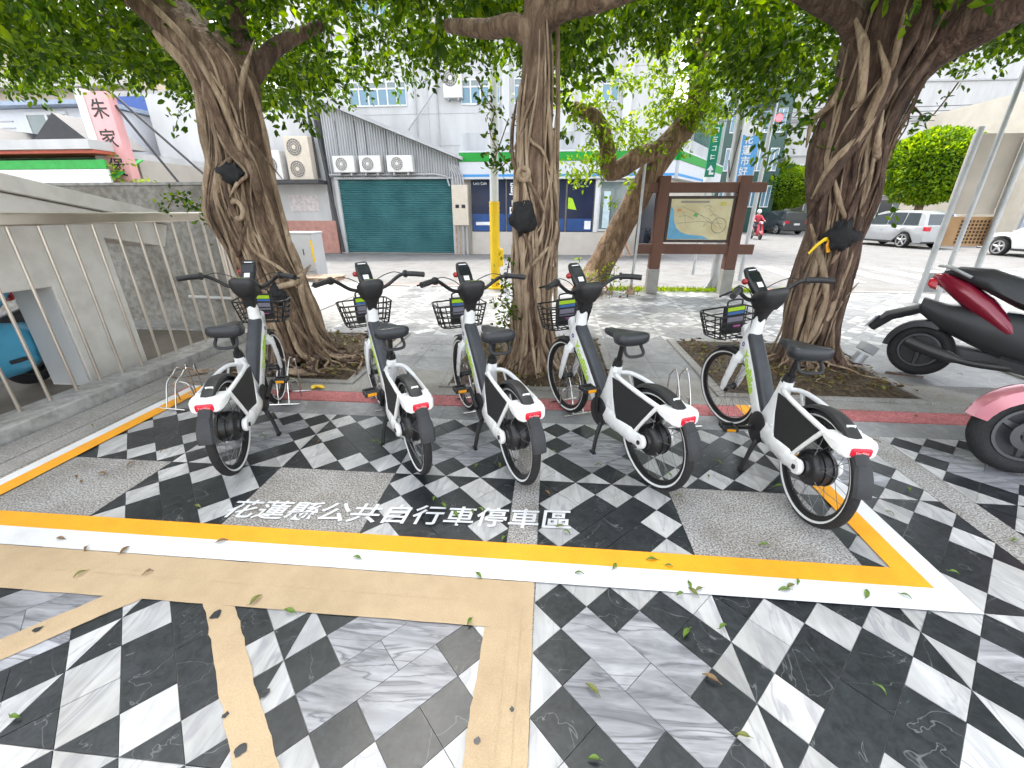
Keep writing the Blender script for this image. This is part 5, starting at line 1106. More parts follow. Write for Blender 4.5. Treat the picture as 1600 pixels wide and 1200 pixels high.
# tall grey lamp mast behind it
lm = thing('lamp_mast', 'grey steel mast with bolted foot behind the map board', 'pole', (3.52, 9.4, -.1))
MB().tube([(0, 0, .05), (-.06, 0, 3), (-.16, 0, 6.5)], [.095, .085, .07], 18).build('shaft', M_galv, lm, smooth=True); MB().cyl((0, 0, 0), (0, 0, .06), .24, 20).build('foot_plate', M_galv, lm)
for k in range(4): a = k * math.pi / 2 + .4; MB().prism([(.09, .06), (.22, .06), (.09, .34)], -.008, .008, Matrix.Rotation(a, 4, 'Z') @ RX90).build('gusset', M_galv, lm)
MB().tube([(-.05, -.1, 3.0), (-.12, -.1, 2.2), (-.2, -.15, 2.5)], .01, 6).build('cable_loop', M_darktrim, lm)
sb = thing('blue_banner_sign', 'blue upright banner sign with white characters above the map board', 'sign', (4.33, 11.6, .12))
MB().span((-.05, -.03, 2.02), (.42, .03, 3.02)).build('panel', M_signblue, sb); MB().span((-.05, -.03, 3.025), (.42, .03, 3.30)).build('white_panel', M_signw, sb); MB().cyl((.46, .06, -.2), (.46, .06, 3.3), .03, 10).build('post', M_galv, sb)
for k, ch in enumerate('花蓮市好'): lettering('sign_character', ch, .21, M_signw, sb, Matrix.Translation((.19, -.035, 2.92 - k * .225)) @ RX90, depth=.002, bold=.003)
gs = thing('green_road_sign', 'narrow green road sign with white characters and arrow', 'sign', (3.80, 12.05, 0))
MB().span((0, -.02, 2.62), (.235, .02, 3.42)).build('panel', M_signgreen, gs); MB().span((0, -.02, 2.30), (.235, .02, 2.615)).build('arrow_panel', M_signgreen, gs); MB().cyl((.12, .05, -.1), (.12, .05, 3.5), .035, 10).build('post', M_galv, gs); MB().span((0, -.02, 1.98), (.235, .02, 2.29)).build('small_panel', M_signw, gs)
for k, bars in enumerate((((-.05, .05, .05), (-.05, .05, 0), (-.05, .05, -.05)), ((-.05, .05, .045), (-.03, .03, .0), (-.05, .05, -.045)), ((-.04, .05, .04), (-.05, .02, -.04)), ((-.05, .05, .03), (-.05, .05, -.03)))):   # blurred white strokes, as far as they can be read
    zc = 3.31 - k * .19
    for x0, x1, dz in bars: MB().span((.118 + x0, -.024, zc + dz - .008), (.118 + x1, -.021, zc + dz + .008)).build('sign_stroke', M_signw, gs)
    MB().span((.118 + (-.05 if k % 2 else .035), -.0245, zc - .055), (.118 + (-.033 if k % 2 else .052), -.0215, zc + .055)).build('sign_stroke', M_signw, gs)
flat_poly('arrow', [(.03, 2.45), (.11, 2.57), (.19, 2.45), (.14, 2.45), (.14, 2.40), (.20, 2.40), (.20, 2.35), (.085, 2.35), (.085, 2.45)], -.022, M_signw, gs)
tg = thing('traffic_signal', 'red-lit traffic signal head over the street beside the right trunk', 'traffic light', (7.6, 20.5, 0))
MB().cyl((0, 0, -.1), (0, 0, 5.4), .09, 12).build('pole', M_galv, tg); MB().box((1.0, -.1, 4.95), (.95, .22, .36)).build('housing', mat('signal_housing', (.05, .12, .10), .5), tg, bevel=.02); MB().tube([(0, 0, 5.0), (1.5, 0, 5.02)], .05, 8).build('arm', M_galv, tg)
for k, m_ in enumerate((mat('signal_red', (.8, .02, .03), .3, emit=((1, .03, .04), 2.5)), M_glassk, M_glassk)): MB().cyl((1.32 - k * .32, -.2, 4.95), (1.32 - k * .32, -.24, 4.95), .13, 18).build('lens', m_, tg)
bxs = thing('speaker_box', 'dark blue-grey box on a bracket high beside the mast', 'box', (4.45, 11.0, 3.55)); MB().box((0, 0, .35), (.42, .35, .75)).build('casing', mat('dark_box', (.04, .06, .08), .4), bxs, bevel=.02); MB().box((-.14, -.18, .38), (.1, .012, .6)).build('front_panel', mat('steel_blue', (.25, .36, .48), .4), bxs); MB().cyl((.3, .1, -3.65), (.3, .1, .9), .05, 10).build('post', M_galv, bxs)
# yellow and white pole
yp = thing('painted_pole', 'round pole with yellow lower half and white upper half left of the central trunk', 'pole', (-1.13, 8.9, 0))
MB().cyl((0, 0, 0), (0, 0, 1.68), .098, 24).build('yellow_sleeve', M_yellow, yp, smooth=True); MB().cyl((0, 0, 1.68), (.02, 0, 6), .085, 24).build('shaft', M_polew, yp, smooth=True); MB().box((.12, -.01, .62), (.1, .12, .34)).build('junction_box', M_yellow, yp, bevel=.01); MB().cyl((0, 0, -.005), (0, 0, .03), .2, 20).build('foot', M_yellow, yp)
for z in (1.45, 1.52, 1.60, 1.66): q = MB(); torus(q, .1, .008, 24, 6, Matrix.Translation((0, 0, z))); q.build('band', M_yellow, yp, smooth=True)
# utility cabinet
uc = thing('utility_cabinet', 'grey utility cabinet with yellow corner stripes behind the left trunk', 'cabinet', (-5.98, 10.2, ROADZ))
MB().box((0, 0, .60), (.72, .5, 1.02)).build('cabinet', M_cab, uc, bevel=.015); MB().box((0, 0, .05), (.8, .56, .10)).build('plinth', M_concrete, uc); MB().box((0, 0, 1.13), (.76, .54, .04)).build('lid', M_cab, uc, bevel=.01)
for x in (-.33, .33): MB().box((x, -.254, .72), (.05, .006, .5)).build('yellow_stripe', M_yellow, uc)
MB().box((.1, -.256, .7), (.02, .012, .14)).build('handle', M_darktrim, uc); MB().box((0, -.255, .25), (.6, .006, .006)).build('seam', M_darktrim, uc)
pa = thing('wooden_pallet', 'low stack of timber boards beside the utility cabinet', 'pallet', (-5.3, 9.55, ROADZ + .1))
for k in range(4): MB().box((0, -.2 + k * .14, .08 + .002 * k), (.9, .1, .03)).build('board', M_rust, pa)
for x in (-.38, 0, .38): MB().box((x, 0, .03), (.08, .56, .06)).build('bearer', M_rust, pa)
# slim post
sp_ = thing('slim_post', 'slim grey post with a triangular rusty foot beside the leaning tree', 'pole', (1.60, 8.45, 0))
MB().tube([(0, 0, .1), (.03, 0, 1.0), (.02, 0, 2.3)], .026, 10).build('shaft', M_galv, sp_, smooth=True)
MB().lathe([(.14, 0), (.13, .02), (.03, .17), (.026, .2)], 4, Matrix.Rotation(.6, 4, 'Z')).build('foot', M_rust, sp_)
# signboard on steel posts at the right
rp = thing('signboard_on_posts', 'back of a beige signboard on grey steel posts at the right edge of the road', 'signboard', (0, 8.0, 0))
for a, b, r in (((6.50, 0, 0), (6.52, 0, 2.7), .045), ((6.62, -.25, 0), (6.60, -.25, 5.0), .034), ((7.28, 0, 0), (7.22, 0, 5.0), .045)): MB().cyl(a, b, r, 14).build('post', M_galv, rp, smooth=True)
MB().span((6.52, .06, 1.46), (7.24, .10, 2.62)).build('panel', mat('sign_back', (.50, .44, .38), .7, var=.1, scale=2), rp, bevel=.006)
lt_ = MB().span((6.56, .06, .96), (7.30, .11, 1.42)).build('lower_panel', mat('tan_panel', (.42, .25, .12), .7, var=.12, scale=5), rp)
hl = mat('panel_hole', (.06, .03, .015), .8)
for r in range(7):
    for c in range(8): MB().span((6.80 + c * .058, .052, 1.0 + r * .055), (6.80 + c * .058 + .028, .058, 1.0 + r * .055 + .034)).build('slot', hl, lt_)
MB().span((6.55, -.01, .18), (7.26, .02, .52)).build('low_plate', mat('plate_grey', (.26, .26, .26), .6), rp, bevel=.004)
# wheel racks: bent stainless hoops
def rack(label, loc, rz, tall=.42, n=2):
    t = thing('wheel_rack', label, 'bicycle rack', (*loc, 0), rz, 'stainless wheel racks at the kerb')
    for k in range(n):
        o = (k - (n - 1) / 2) * .085
        MB().tube(bez([(-.16, o, .012), (-.10, o, .2), (-.03, o, tall * .86), (.03, o, tall), (.09, o, tall * .86), (.11, o, .3), (.12, o, .012)], 5), .0052, 8).build('hoop', M_chrome, t, smooth=True)
    MB().tube([(-.16, -.13, .012), (-.16, .13, .012)], .008, 8).build('foot_bar', M_chrome, t, smooth=True); MB().tube([(.12, -.13, .012), (.12, .13, .012)], .008, 8).build('foot_bar', M_chrome, t, smooth=True)
    MB().tube(bez([(.0, -.085, .012), (-.02, -.08, .16), (-.03, 0, .2), (-.02, .08, .16), (.0, .085, .012)], 5), .007, 8).build('cross_hoop', M_chrome, t, smooth=True)
    return t
rack('empty stainless hoop rack at the left end of the row by the orange line', (-3.02, 2.97), R(85), .30, 2)
rack('stainless hoop rack holding the front wheel of the leftmost bicycle', (-2.20, 3.13), R(100), .36); rack('stainless hoop rack holding the front wheel of the second bicycle', (-1.33, 3.12), R(120), .36)
rack('stainless hoop rack holding the front wheel of the middle bicycle', (-.60, 3.14), R(116), .36); rack('stainless hoop rack holding the front wheel of the bicycle at the central trunk', (.20, 3.15), R(115), .36)
rack('empty tall stainless hoop rack right of the bicycle at the central trunk', (1.02, 3.02), R(100), .40, 2)
# flood light in the pit
fl = thing('ground_floodlight', 'small grey floodlight tilted up in the right tree pit', 'lamp', (3.16, 4.35, .03))
MB().cyl((0, 0, 0), (.06, 0, .13), .055, 18).build('canister', M_galv, fl, smooth=True); MB().box((.085, 0, .19), (.13, .12, .09), Matrix.Rotation(.45, 3, 'Y')).build('head', M_galv, fl, bevel=.008); MB().tube([(.03, .07, .05), (-.1, .12, .12), (-.2, .1, .03)], .005, 6).build('cable', M_darktrim, fl)
# stake tied to the central trunk
sk = thing('wooden_stake', 'weathered pole tied upright to the right side of the central trunk', 'stake', (0, 0, 0))
MB().tube([at(868, 470, 4.3), at(869, 330, 4.3), at(872, 160, 4.3), at(871, 20, 4.3)], [.022, .021, .02, .018], 10).build('pole', M_root, sk, smooth=True)
pz = at(868, 372, 4.28); q = MB()
for z in (-.02, 0, .02): torus(q, .03, .005, 14, 6, Matrix.Translation(pz + Vector((0, .02, z))))
q.build('tie', M_root, sk, kind='stuff')
# black wraps on the trunks
def bundle(label, p, sx, sz, seed):
    mb_ = MB(); rings = []
    for i in range(11):
        ph = math.pi * i / 10
        rings.append([Vector(p) + Vector((math.sin(ph) * math.cos(a) * sx, math.sin(ph) * math.sin(a) * .07, -math.cos(ph) * sz)) * (1 + .5 * mnoise.noise(Vector((math.cos(a) * 1.5 + seed, math.sin(a) * 1.5, i * .5)))) for a in [2 * math.pi * k / 18 for k in range(18)]])
    mb_.loft(rings); o = mb_.build('black_wrap', M_blackcloth, smooth=True, angle=60); return tag(o, label, 'wrap', 'black wraps tied on the trunks')
bundle('black wrap tied high on the left trunk', tr1.surf(.50, -1.35)[0], .13, .09, 1); bundle('black wrap on the left trunk low above the handlebars', tr1.surf(.735, -1.0)[0], .08, .10, 2)
bundle('black wrap tied on the central trunk', tr3.surf(.545, -1.95)[0], .11, .12, 3); bundle('black wrap tied on the right trunk', tr5.surf(.595, -1.9)[0] + Vector((0, -.02, 0)), .13, .13, 4)
rb_ = thing('ribbon', 'yellow and orange ribbon fluttering from the right trunk', 'ribbon', tr5.surf(.6, -2.3)[0]); MB().tube([(0, -.05, 0), (-.06, -.09, -.01), (-.12, -.1, -.06), (-.17, -.1, -.13)], [.02, .018, .015, .012], 6, flat=.3).build('tail', M_yellow, rb_, smooth=True); MB().tube([(.03, -.05, .01), (.0, -.06, -.06), (.02, -.06, -.12)], [.022, .02, .016], 6, flat=.35).build('knot', M_orangelens, rb_, smooth=True)
# low planting
def bush(name, label, spots, per, size, m, cat='plant', stem=True, group=None):
    t = thing(name, label, cat, group=group); c = np.array(spots); C, D = clump_leaves(c, per, size); D[:, 2] += .5
    me = leaf_mesh('foliage', C, D, rng.uniform(size * .7, size * 1.3, len(C)), m); o = bpy.data.objects.new('foliage', me); col.objects.link(o); o.parent = t
    if stem:
        for x, y, z, r in spots[:5]: MB().tube([(x, y, -.02), (x + .02, y, z * .6), (x, y, z)], .006, 5).build('stem', M_bark4, t)
    else: MB().tube(bez([Vector(q[:3]) for q in spots], 3), .006, 5).build('twig', M_bark4, t)
    return t
bush('shrub', 'yellow-green shrub at the foot of the leaning tree', [(.75 + random.gauss(0, .30), 8.45 + random.gauss(0, .15), .22 + abs(random.gauss(0, .16)), .2) for k in range(22)], 30, .07, M_leaf_y)
bush('shrub', 'low reddish ground plants right of the leaning tree foot', [(1.05 + random.gauss(0, .3), 8.1 + random.gauss(0, .12), .08 + abs(random.gauss(0, .04)), .12) for k in range(14)], 30, .06, leafmat('reddish_leaf', (.10, .05, .03), (.20, .09, .05), (.12, .16, .03), .3))
bush('leafy_shoot', 'leafy shoot on the left side of the left trunk above the railing', [tuple(at(px, py, 4.3)) + (r,) for px, py, r in ((262, 325, .07), (275, 305, .08), (295, 325, .09), (318, 320, .08), (330, 340, .1), (345, 350, .13), (362, 365, .12))], 620, .05, M_leaf, stem=False)
bush('leafy_shoot', 'leafy shoot low on the left side of the central trunk', [tuple(at(px, py, 3.95)) + (r,) for px, py, r in ((795, 410, .07), (790, 440, .10), (782, 468, .08), (798, 482, .12), (788, 502, .10), (808, 522, .1))], 560, .045, M_leaf, stem=False)
bush('leafy_shoot', 'sparse hanging twig of dark leaves left of the central trunk', [tuple(at(px, py, 4.6)) + (r,) for px, py, r in ((745, 120, .10), (757, 150, .10), (772, 175, .09), (765, 205, .09), (778, 235, .12), (790, 255, .12), (770, 262, .1), (795, 185, .08))], 300, .06, M_leaf, stem=False)
bush('leafy_shoot', 'sparse dark twig right of the right trunk', [tuple(at(px, py, 4.4)) + (r,) for px, py, r in ((1498, 128, .06), (1482, 150, .06), (1450, 185, .07), (1425, 165, .08), (1418, 195, .1), (1400, 225, .1), (1392, 250, .08))], 260, .055, M_leaf, stem=False)
# leaf litter in the pits (uncountable)
LC = []; 
for a, b in PITS[:3]:
    for k in range(650): LC.append((random.uniform(a + .1, b - .1), random.uniform(3.56, 5.08), random.uniform(.055, .085)))
LC = np.array(LC); LD = rng.normal(size=LC.shape); LD[:, 2] *= .25
me = leaf_mesh('leaf_litter', LC, LD, rng.uniform(.03, .07, len(LC)), leafmat('litter', (.07, .045, .02), (.14, .09, .035), (.16, .17, .03), .15), aspect=.42); o = bpy.data.objects.new('leaf_litter', me); col.objects.link(o); o['kind'] = 'stuff'; o['label'] = 'dry leaf litter and moss in the tree pits'; o['category'] = 'leaf litter'
gr = np.array([(random.uniform(1.2, 4.2), random.uniform(8.7, 8.93), .0) for k in range(1800)]); gd_ = rng.normal(size=gr.shape) * .5; gd_[:, 2] = 1
me = leaf_mesh('grass', gr, gd_, rng.uniform(.05, .12, len(gr)), M_leaf_y, aspect=.12); o = bpy.data.objects.new('grass', me); col.objects.link(o); o['kind'] = 'stuff'; o['label'] = 'strip of short grass along the kerb behind the map board'; o['category'] = 'grass'

# ---- fallen leaves, one by one, where they lie
M_fl = [mat('fallen_green', (.11, .19, .016), .5, var=.25, scale=30), mat('fallen_olive', (.16, .17, .035), .55, var=.3, scale=30), mat('fallen_brown', (.20, .12, .05), .6, var=.3, scale=30)]
LEAVES = [(960, 885, 0), (1018, 875, 0), (1045, 885, 0), (1077, 915, 0), (1083, 925, 1), (1062, 928, 0), (1092, 922, 1), (1225, 922, 0), (1245, 910, 0), (1235, 916, 1), (1353, 928, 0), (1415, 932, 0), (1130, 980, 0), (1072, 990, 0), (1375, 1078, 0), (905, 897, 0), (925, 1077, 1), (928, 1187, 0), (558, 872, 0), (453, 955, 0), (733, 972, 0), (748, 900, 0), (400, 937, 1), (232, 895, 2), (125, 897, 1), (195, 860, 2), (135, 858, 2), (95, 842, 2), (347, 846, 2), (25, 1120, 0), (678, 780, 0), (693, 790, 0), (738, 800, 0), (751, 797, 0), (712, 803, 0), (787, 842, 0), (885, 832, 0), (1195, 852, 0), (875, 822, 1), (640, 700, 0), (583, 690, 0), (596, 692, 0), (745, 728, 0), (780, 727, 1), (865, 706, 0), (935, 727, 0), (1122, 722, 0), (1107, 745, 0), (1045, 742, 0), (1218, 760, 0), (1060, 775, 1), (410, 682, 0), (425, 650, 1), (500, 690, 2), (855, 770, 2), (160, 740, 2), (120, 745, 2), (128, 753, 2), (205, 725, 2), (255, 705, 2), (145, 665, 1), (310, 792, 1), (1390, 802, 0), (1420, 765, 0), (1585, 845, 0), (1490, 895, 0), (1160, 650, 2), (1430, 650, 2), (1470, 655, 2), (1370, 690, 2), (860, 545, 2), (660, 545, 2), (675, 548, 2), (650, 555, 2), (690, 540, 2), (1470, 620, 2), (1545, 700, 2), (1500, 585, 2), (1160, 1150, 1), (1110, 1060, 2)]
def leaf_obj(L_, m):
    mb_ = MB(); n = 7; top = []; 
    for i in range(n): t = i / (n - 1); wd = math.sin(math.pi * t ** .8) * L_ * .18; z = .010 * math.sin(math.pi * t) + .004; top.append(((t - .5) * L_, wd, z))
    vs = [(x, w_, z) for x, w_, z in top] + [(x, 0, z - .004) for x, w_, z in top] + [(x, -w_, z) for x, w_, z in top]
    fs = [(i, i + 1, n + i + 1, n + i) for i in range(n - 1)] + [(n + i, n + i + 1, 2 * n + i + 1, 2 * n + i) for i in range(n - 1)]
    mb_.add(vs, fs); mb_.tube([(-.5 * L_, 0, .003), (-.68 * L_, .004, .004)], .0012, 4); return mb_
base_leaf = None; lmesh = {}
CN = ('green', 'olive', 'dry brown')
def leaf_surface(x, y):
    if y > 3.45: return 'the paving behind the kerb'
    if y > 3.085: return 'the red kerb'
    inx = XL0 < x < XR0
    if Y0 <= y < Y1 and inx: return 'the front white line'
    if Y1 <= y < Y2 and inx: return 'the front orange line'
    if y < Y0: return 'the tan painted band' if (x < -.02 and y > 1.12) else ('the right foreground tiles' if x > 0 else 'the left foreground tiles')
    if x >= XR1: return 'the tiles right of the bay'
    if x <= XL2: return 'the left edge of the bay'
    return 'the left part of the bay' if x < -1.2 else ('the middle of the bay' if x < .2 else 'the right part of the bay')
ORD = ['leftmost', 'second from the left', 'third from the left', 'fourth from the left', 'fifth from the left', 'sixth from the left', 'seventh from the left', 'eighth from the left', 'ninth from the left', 'tenth from the left', 'eleventh from the left', 'twelfth from the left', 'thirteenth from the left', 'fourteenth from the left', 'fifteenth from the left', 'sixteenth from the left', 'seventeenth from the left', 'eighteenth from the left']
byk = {}
for k, (px, py, c) in enumerate(LEAVES): p = ground_at(px, py, .009); byk.setdefault((c, leaf_surface(p.x, p.y)), []).append((px, k))
LLAB = {}
for (c, sf), q in byk.items():
    q.sort()
    for n_, (px, k) in enumerate(q): LLAB[k] = f'small {CN[c]} fallen leaf on {sf}' + (f', {ORD[n_]}' if len(q) > 1 else '')
for k, (px, py, c) in enumerate(LEAVES):
    p = ground_at(px, py, .009); v = k % 3
    if (c, v) not in lmesh:
        o = leaf_obj((.045, .054, .039)[v], M_fl[c]).build('fallen_leaf', M_fl[c], smooth=True); lmesh[(c, v)] = o.data
    else: o = bpy.data.objects.new('fallen_leaf', lmesh[(c, v)]); col.objects.link(o)
    o.location = (p.x, p.y, .0085); o.rotation_euler = (random.gauss(0, .15), random.gauss(0, .1), random.uniform(0, 6.28)); tag(o, LLAB[k], 'leaf', 'fallen leaves on the paving')
p = ground_at(498, 608); t = thing('yellow_leaf_cluster', 'bright yellow fallen leaf cluster at the roots of the left trunk', 'leaf', (p.x, p.y, .01))
for k in range(4): o = leaf_obj(.11, M_yellow).build('leaf_blade', M_yellow, t, smooth=True); o.location = (random.gauss(0, .02), random.gauss(0, .02), .004 * k); o.rotation_euler = (.2, 0, k * .9)
# ================================================================== VEHICLES AND PEOPLE
M_carglass = mat('car_glass', (.03, .04, .045), rough=.06, var=.05, spec=.9); M_blacktrim = mat('car_trim', (.02, .02, .021), .6); M_lamp_r = mat('car_tail_lamp', (.50, .015, .03), .2); M_lamp_w = mat('car_head_lamp', (.7, .72, .74), .15)
def car_paint(nm, c): return mat(nm, c, rough=.25, var=.03, coat=.8, metal=.2)
def car(label, loc, heading, paint, L=4.6, W=1.85, Hh=1.68, suv=True):
    """local X forward, origin on the ground under the rear axle"""
    t = thing('parked_car', label, 'car', (*loc, ROADZ), heading, 'cars parked across the street'); wb = 2.68; ro = -.92; fo = wb + .94; wr = .345 if suv else .32
    belt = .98 if suv else .90
    def hw(x): return W / 2 * (1 - .10 * max(0, (x - (wb + .35)) / .6) ** 2 - .05 * max(0, (-.5 - x) / .45) ** 2)
    xs = [ro, ro + .08, -.55, -.4, -.2, 0, .2, .4, .6, 1.0, 1.4, 1.8, 2.1, wb - .45, wb - .3, wb - .1, wb + .1, wb + .3, wb + .45, fo - .25, fo - .08, fo]
    def arch(x):
        z = .26
        for ax in (0, wb):
            d = abs(x - ax)
            if d < .42: z = max(z, .33 + math.sqrt(max(0, .42 ** 2 - d * d)) * .95)
        return z
    def hood(x): return belt if x < wb - .55 else belt - .02 - .10 * ((x - wb + .55) / (fo - wb + .55)) - (.12 * max(0, (x - fo + .3) / .3) ** 2)
    mb = MB(); rings = []
    for x in xs:
        h_ = hw(x); zb, zt = arch(x), hood(x); endk = .06 if x in (ro, fo) else 0
        zm = (zb + zt) / 2
        rings.append([Vector((x, y, z)) for y, z in ((-h_ * .93, zb + endk), (-h_, zm - .05), (-h_ * .99, zm + .08), (-h_ * .93, zt - .03), (-h_ * .86, zt), (h_ * .86, zt), (h_ * .93, zt - .03), (h_ * .99, zm + .08), (h_, zm - .05), (h_ * .93, zb + endk))])
    mb.loft(rings); body = mb.build('body', paint, t, smooth=True, angle=35)
    # cabin
    rf = [(ro + .12, belt, .80), (ro + .30, Hh - .14, .68), (ro + .55, Hh - .03, .64), (.9, Hh, .63), (1.6, Hh - .04, .64), (1.95, Hh - .16, .67), (wb - .30, belt, .82)]
    if not suv: rf = [(ro + .42, belt, .80), (.05, Hh - .10, .66), (.5, Hh - .02, .62), (1.0, Hh, .61), (1.5, Hh - .06, .63), (1.85, Hh - .18, .67), (wb - .22, belt, .82)]
    cb = MB(); base = [(x, 0) for x, _, _ in rf]
    rings = []
    for x, z, k in rf: rings.append([Vector((x, -W / 2 * .90, belt - .02)), Vector((x, -W / 2 * (k + .12 if z > belt + .1 else .90), max(belt, z - .06))), Vector((x, -W / 2 * k, z)), Vector((x, W / 2 * k, z)), Vector((x, W / 2 * (k + .12 if z > belt + .1 else .90), max(belt, z - .06))), Vector((x, W / 2 * .90, belt - .02))])
    cb.loft(rings); cabin = cb.build('cabin', paint, t, smooth=True, angle=35)
    # windows: side glass strips and screens set proud of the cabin shell
    def sidepoly(s, pts, name='side_window'):
        vs = []
        for x, f_ in pts:
            # interpolate roof at x
            for i in range(len(rf) - 1):
                if rf[i][0] <= x <= rf[i + 1][0]:
                    u = (x - rf[i][0]) / (rf[i + 1][0] - rf[i][0]); z = rf[i][1] * (1 - u) + rf[i + 1][1] * u; k = rf[i][2] * (1 - u) + rf[i + 1][2] * u
            zt = z - .10; zz = belt + .04 + (zt - belt - .04) * f_; ky = .90 + (k + .12 - .90) * ((zz - belt) / max(.05, z - .06 - belt))
            vs.append(Vector((x, s * (W / 2 * ky + .012), zz)))
        m_ = MB(); n = len(vs); m_.add(vs + [v - Vector((0, s * .03, 0)) for v in vs], [tuple(range(n)), tuple(range(2 * n - 1, n - 1, -1))] + [(i, (i + 1) % n, n + (i + 1) % n, n + i) for i in range(n)]); m_.build(name, M_carglass, t)
    r0 = rf[1][0] + .12; r1 = rf[-2][0]
    for s in (-1, 1):
        sidepoly(s, [(r0, 0), (.22, 0), (.22, 1), (r0 + .12, 1)]) ; sidepoly(s, [(.28, 0), (1.05, 0), (1.05, 1), (.28, 1)]); sidepoly(s, [(1.11, 0), (r1 + .22, 0), (r1 - .1, 1), (1.11, 1)])
    def screen(i, j, name):
        (xa, za, ka), (xb_, zb_, kb) = rf[i], rf[j]; d = Vector((xb_ - xa, 0, zb_ - za)); nrm = Vector((-d.z, 0, d.x)).normalized(); nrm = nrm if nrm.z > 0 else -nrm
        p0 = Vector((xa, 0, za)) + d * .08 + nrm * .012; p1 = Vector((xa, 0, za)) + d * .92 + nrm * .012
        m_ = MB(); vs = [p0 + Vector((0, -W / 2 * ka * .88, 0)), p0 + Vector((0, W / 2 * ka * .88, 0)), p1 + Vector((0, W / 2 * kb * .9, 0)), p1 + Vector((0, -W / 2 * kb * .9, 0))]; m_.add(vs + [v - nrm * .03 for v in vs], [(0, 1, 2, 3), (7, 6, 5, 4), (0, 4, 5, 1), (1, 5, 6, 2), (2, 6, 7, 3), (3, 7, 4, 0)]); m_.build(name, M_carglass, t)
    screen(0, 1, 'rear_window'); screen(5, 6, 'windscreen')
    for s in (-1, 1):
        MB().box((ro + .05, s * W / 2 * .78, belt - .12), (.12, .30, .20)).build('tail_lamp', M_lamp_r, t, bevel=.03); MB().box((fo - .14, s * W / 2 * .66, .70), (.22, .36, .15)).build('headlight', M_lamp_w, t, bevel=.04)
        MB().box((1.95, s * (W / 2 + .09), belt + .06), (.12, .2, .13)).build('wing_mirror', paint, t, bevel=.03)
        for x in (.45, 1.25): MB().box((x, s * (W / 2 - .005), belt - .16), (.18, .03, .03)).build('door_handle', paint, t, bevel=.008)
        for ax in (0, wb):
            y = s * (W / 2 - .11); wh = MB().lathe([(wr - .10, -.1), (wr - .015, -.095), (wr, -.06), (wr, .06), (wr - .015, .095), (wr - .10, .1)], 36, Matrix.Translation((ax, y, wr)) @ RX90).build('wheel', M_rub, t, smooth=True)
            rm = MB(); oy = y + s * .095
            for k in range(5): a = 2 * math.pi * k / 5 + .3; rm.tube([(ax, oy + s * .012, wr), (ax + math.cos(a) * (wr - .1), oy, wr + math.sin(a) * (wr - .1))], [.045, .035], 6, flat=.5)
            rm.lathe([(wr - .12, -.02), (wr - .075, -.02), (wr - .07, .012), (wr - .12, .01)], 30, Matrix.Translation((ax, oy, wr)) @ RX90, closed=True); rm.build('rim', M_alu, wh, smooth=True)
            MB().lathe([(0, -.01), (wr - .12, -.01), (wr - .12, .0), (0, .0)], 24, Matrix.Translation((ax, oy - s * .02, wr)) @ RX90).build('brake_disc', M_blacktrim, wh)
    MB().span((ro + .02, -W / 2 * .9, .24), (ro + .3, W / 2 * .9, .40)).build('rear_bumper_trim', M_blacktrim, t, bevel=.03); MB().span((fo - .3, -W / 2 * .86, .22), (fo - .03, W / 2 * .86, .38)).build('front_bumper_trim', M_blacktrim, t, bevel=.03)
    MB().span((.45, -W / 2 * .97, .22), (wb - .45, W / 2 * .97, .30)).build('sill', M_blacktrim, t); MB().box((ro - .012, 0, .72), (.01, .42, .13)).build('number_plate', M_label, t)
    return t
car('silver estate SUV parked beyond the right trunk', (17.43, 22.5), R(99), car_paint('silver_paint', (.40, .41, .42)), Hh=1.66)
car('dark grey SUV parked further up the street', (17.9, 35.4), R(96), car_paint('dark_paint', (.045, .05, .06)), Hh=1.68)
car('white saloon car entering at the right edge', (18.6, 16.1), R(96), car_paint('white_paint_car', (.78, .78, .77)), Hh=1.45, suv=False)
car('pale car half hidden behind the map board post', (13.4, 42.0), R(95), car_paint('pale_paint', (.62, .60, .58)), Hh=1.5, suv=False)

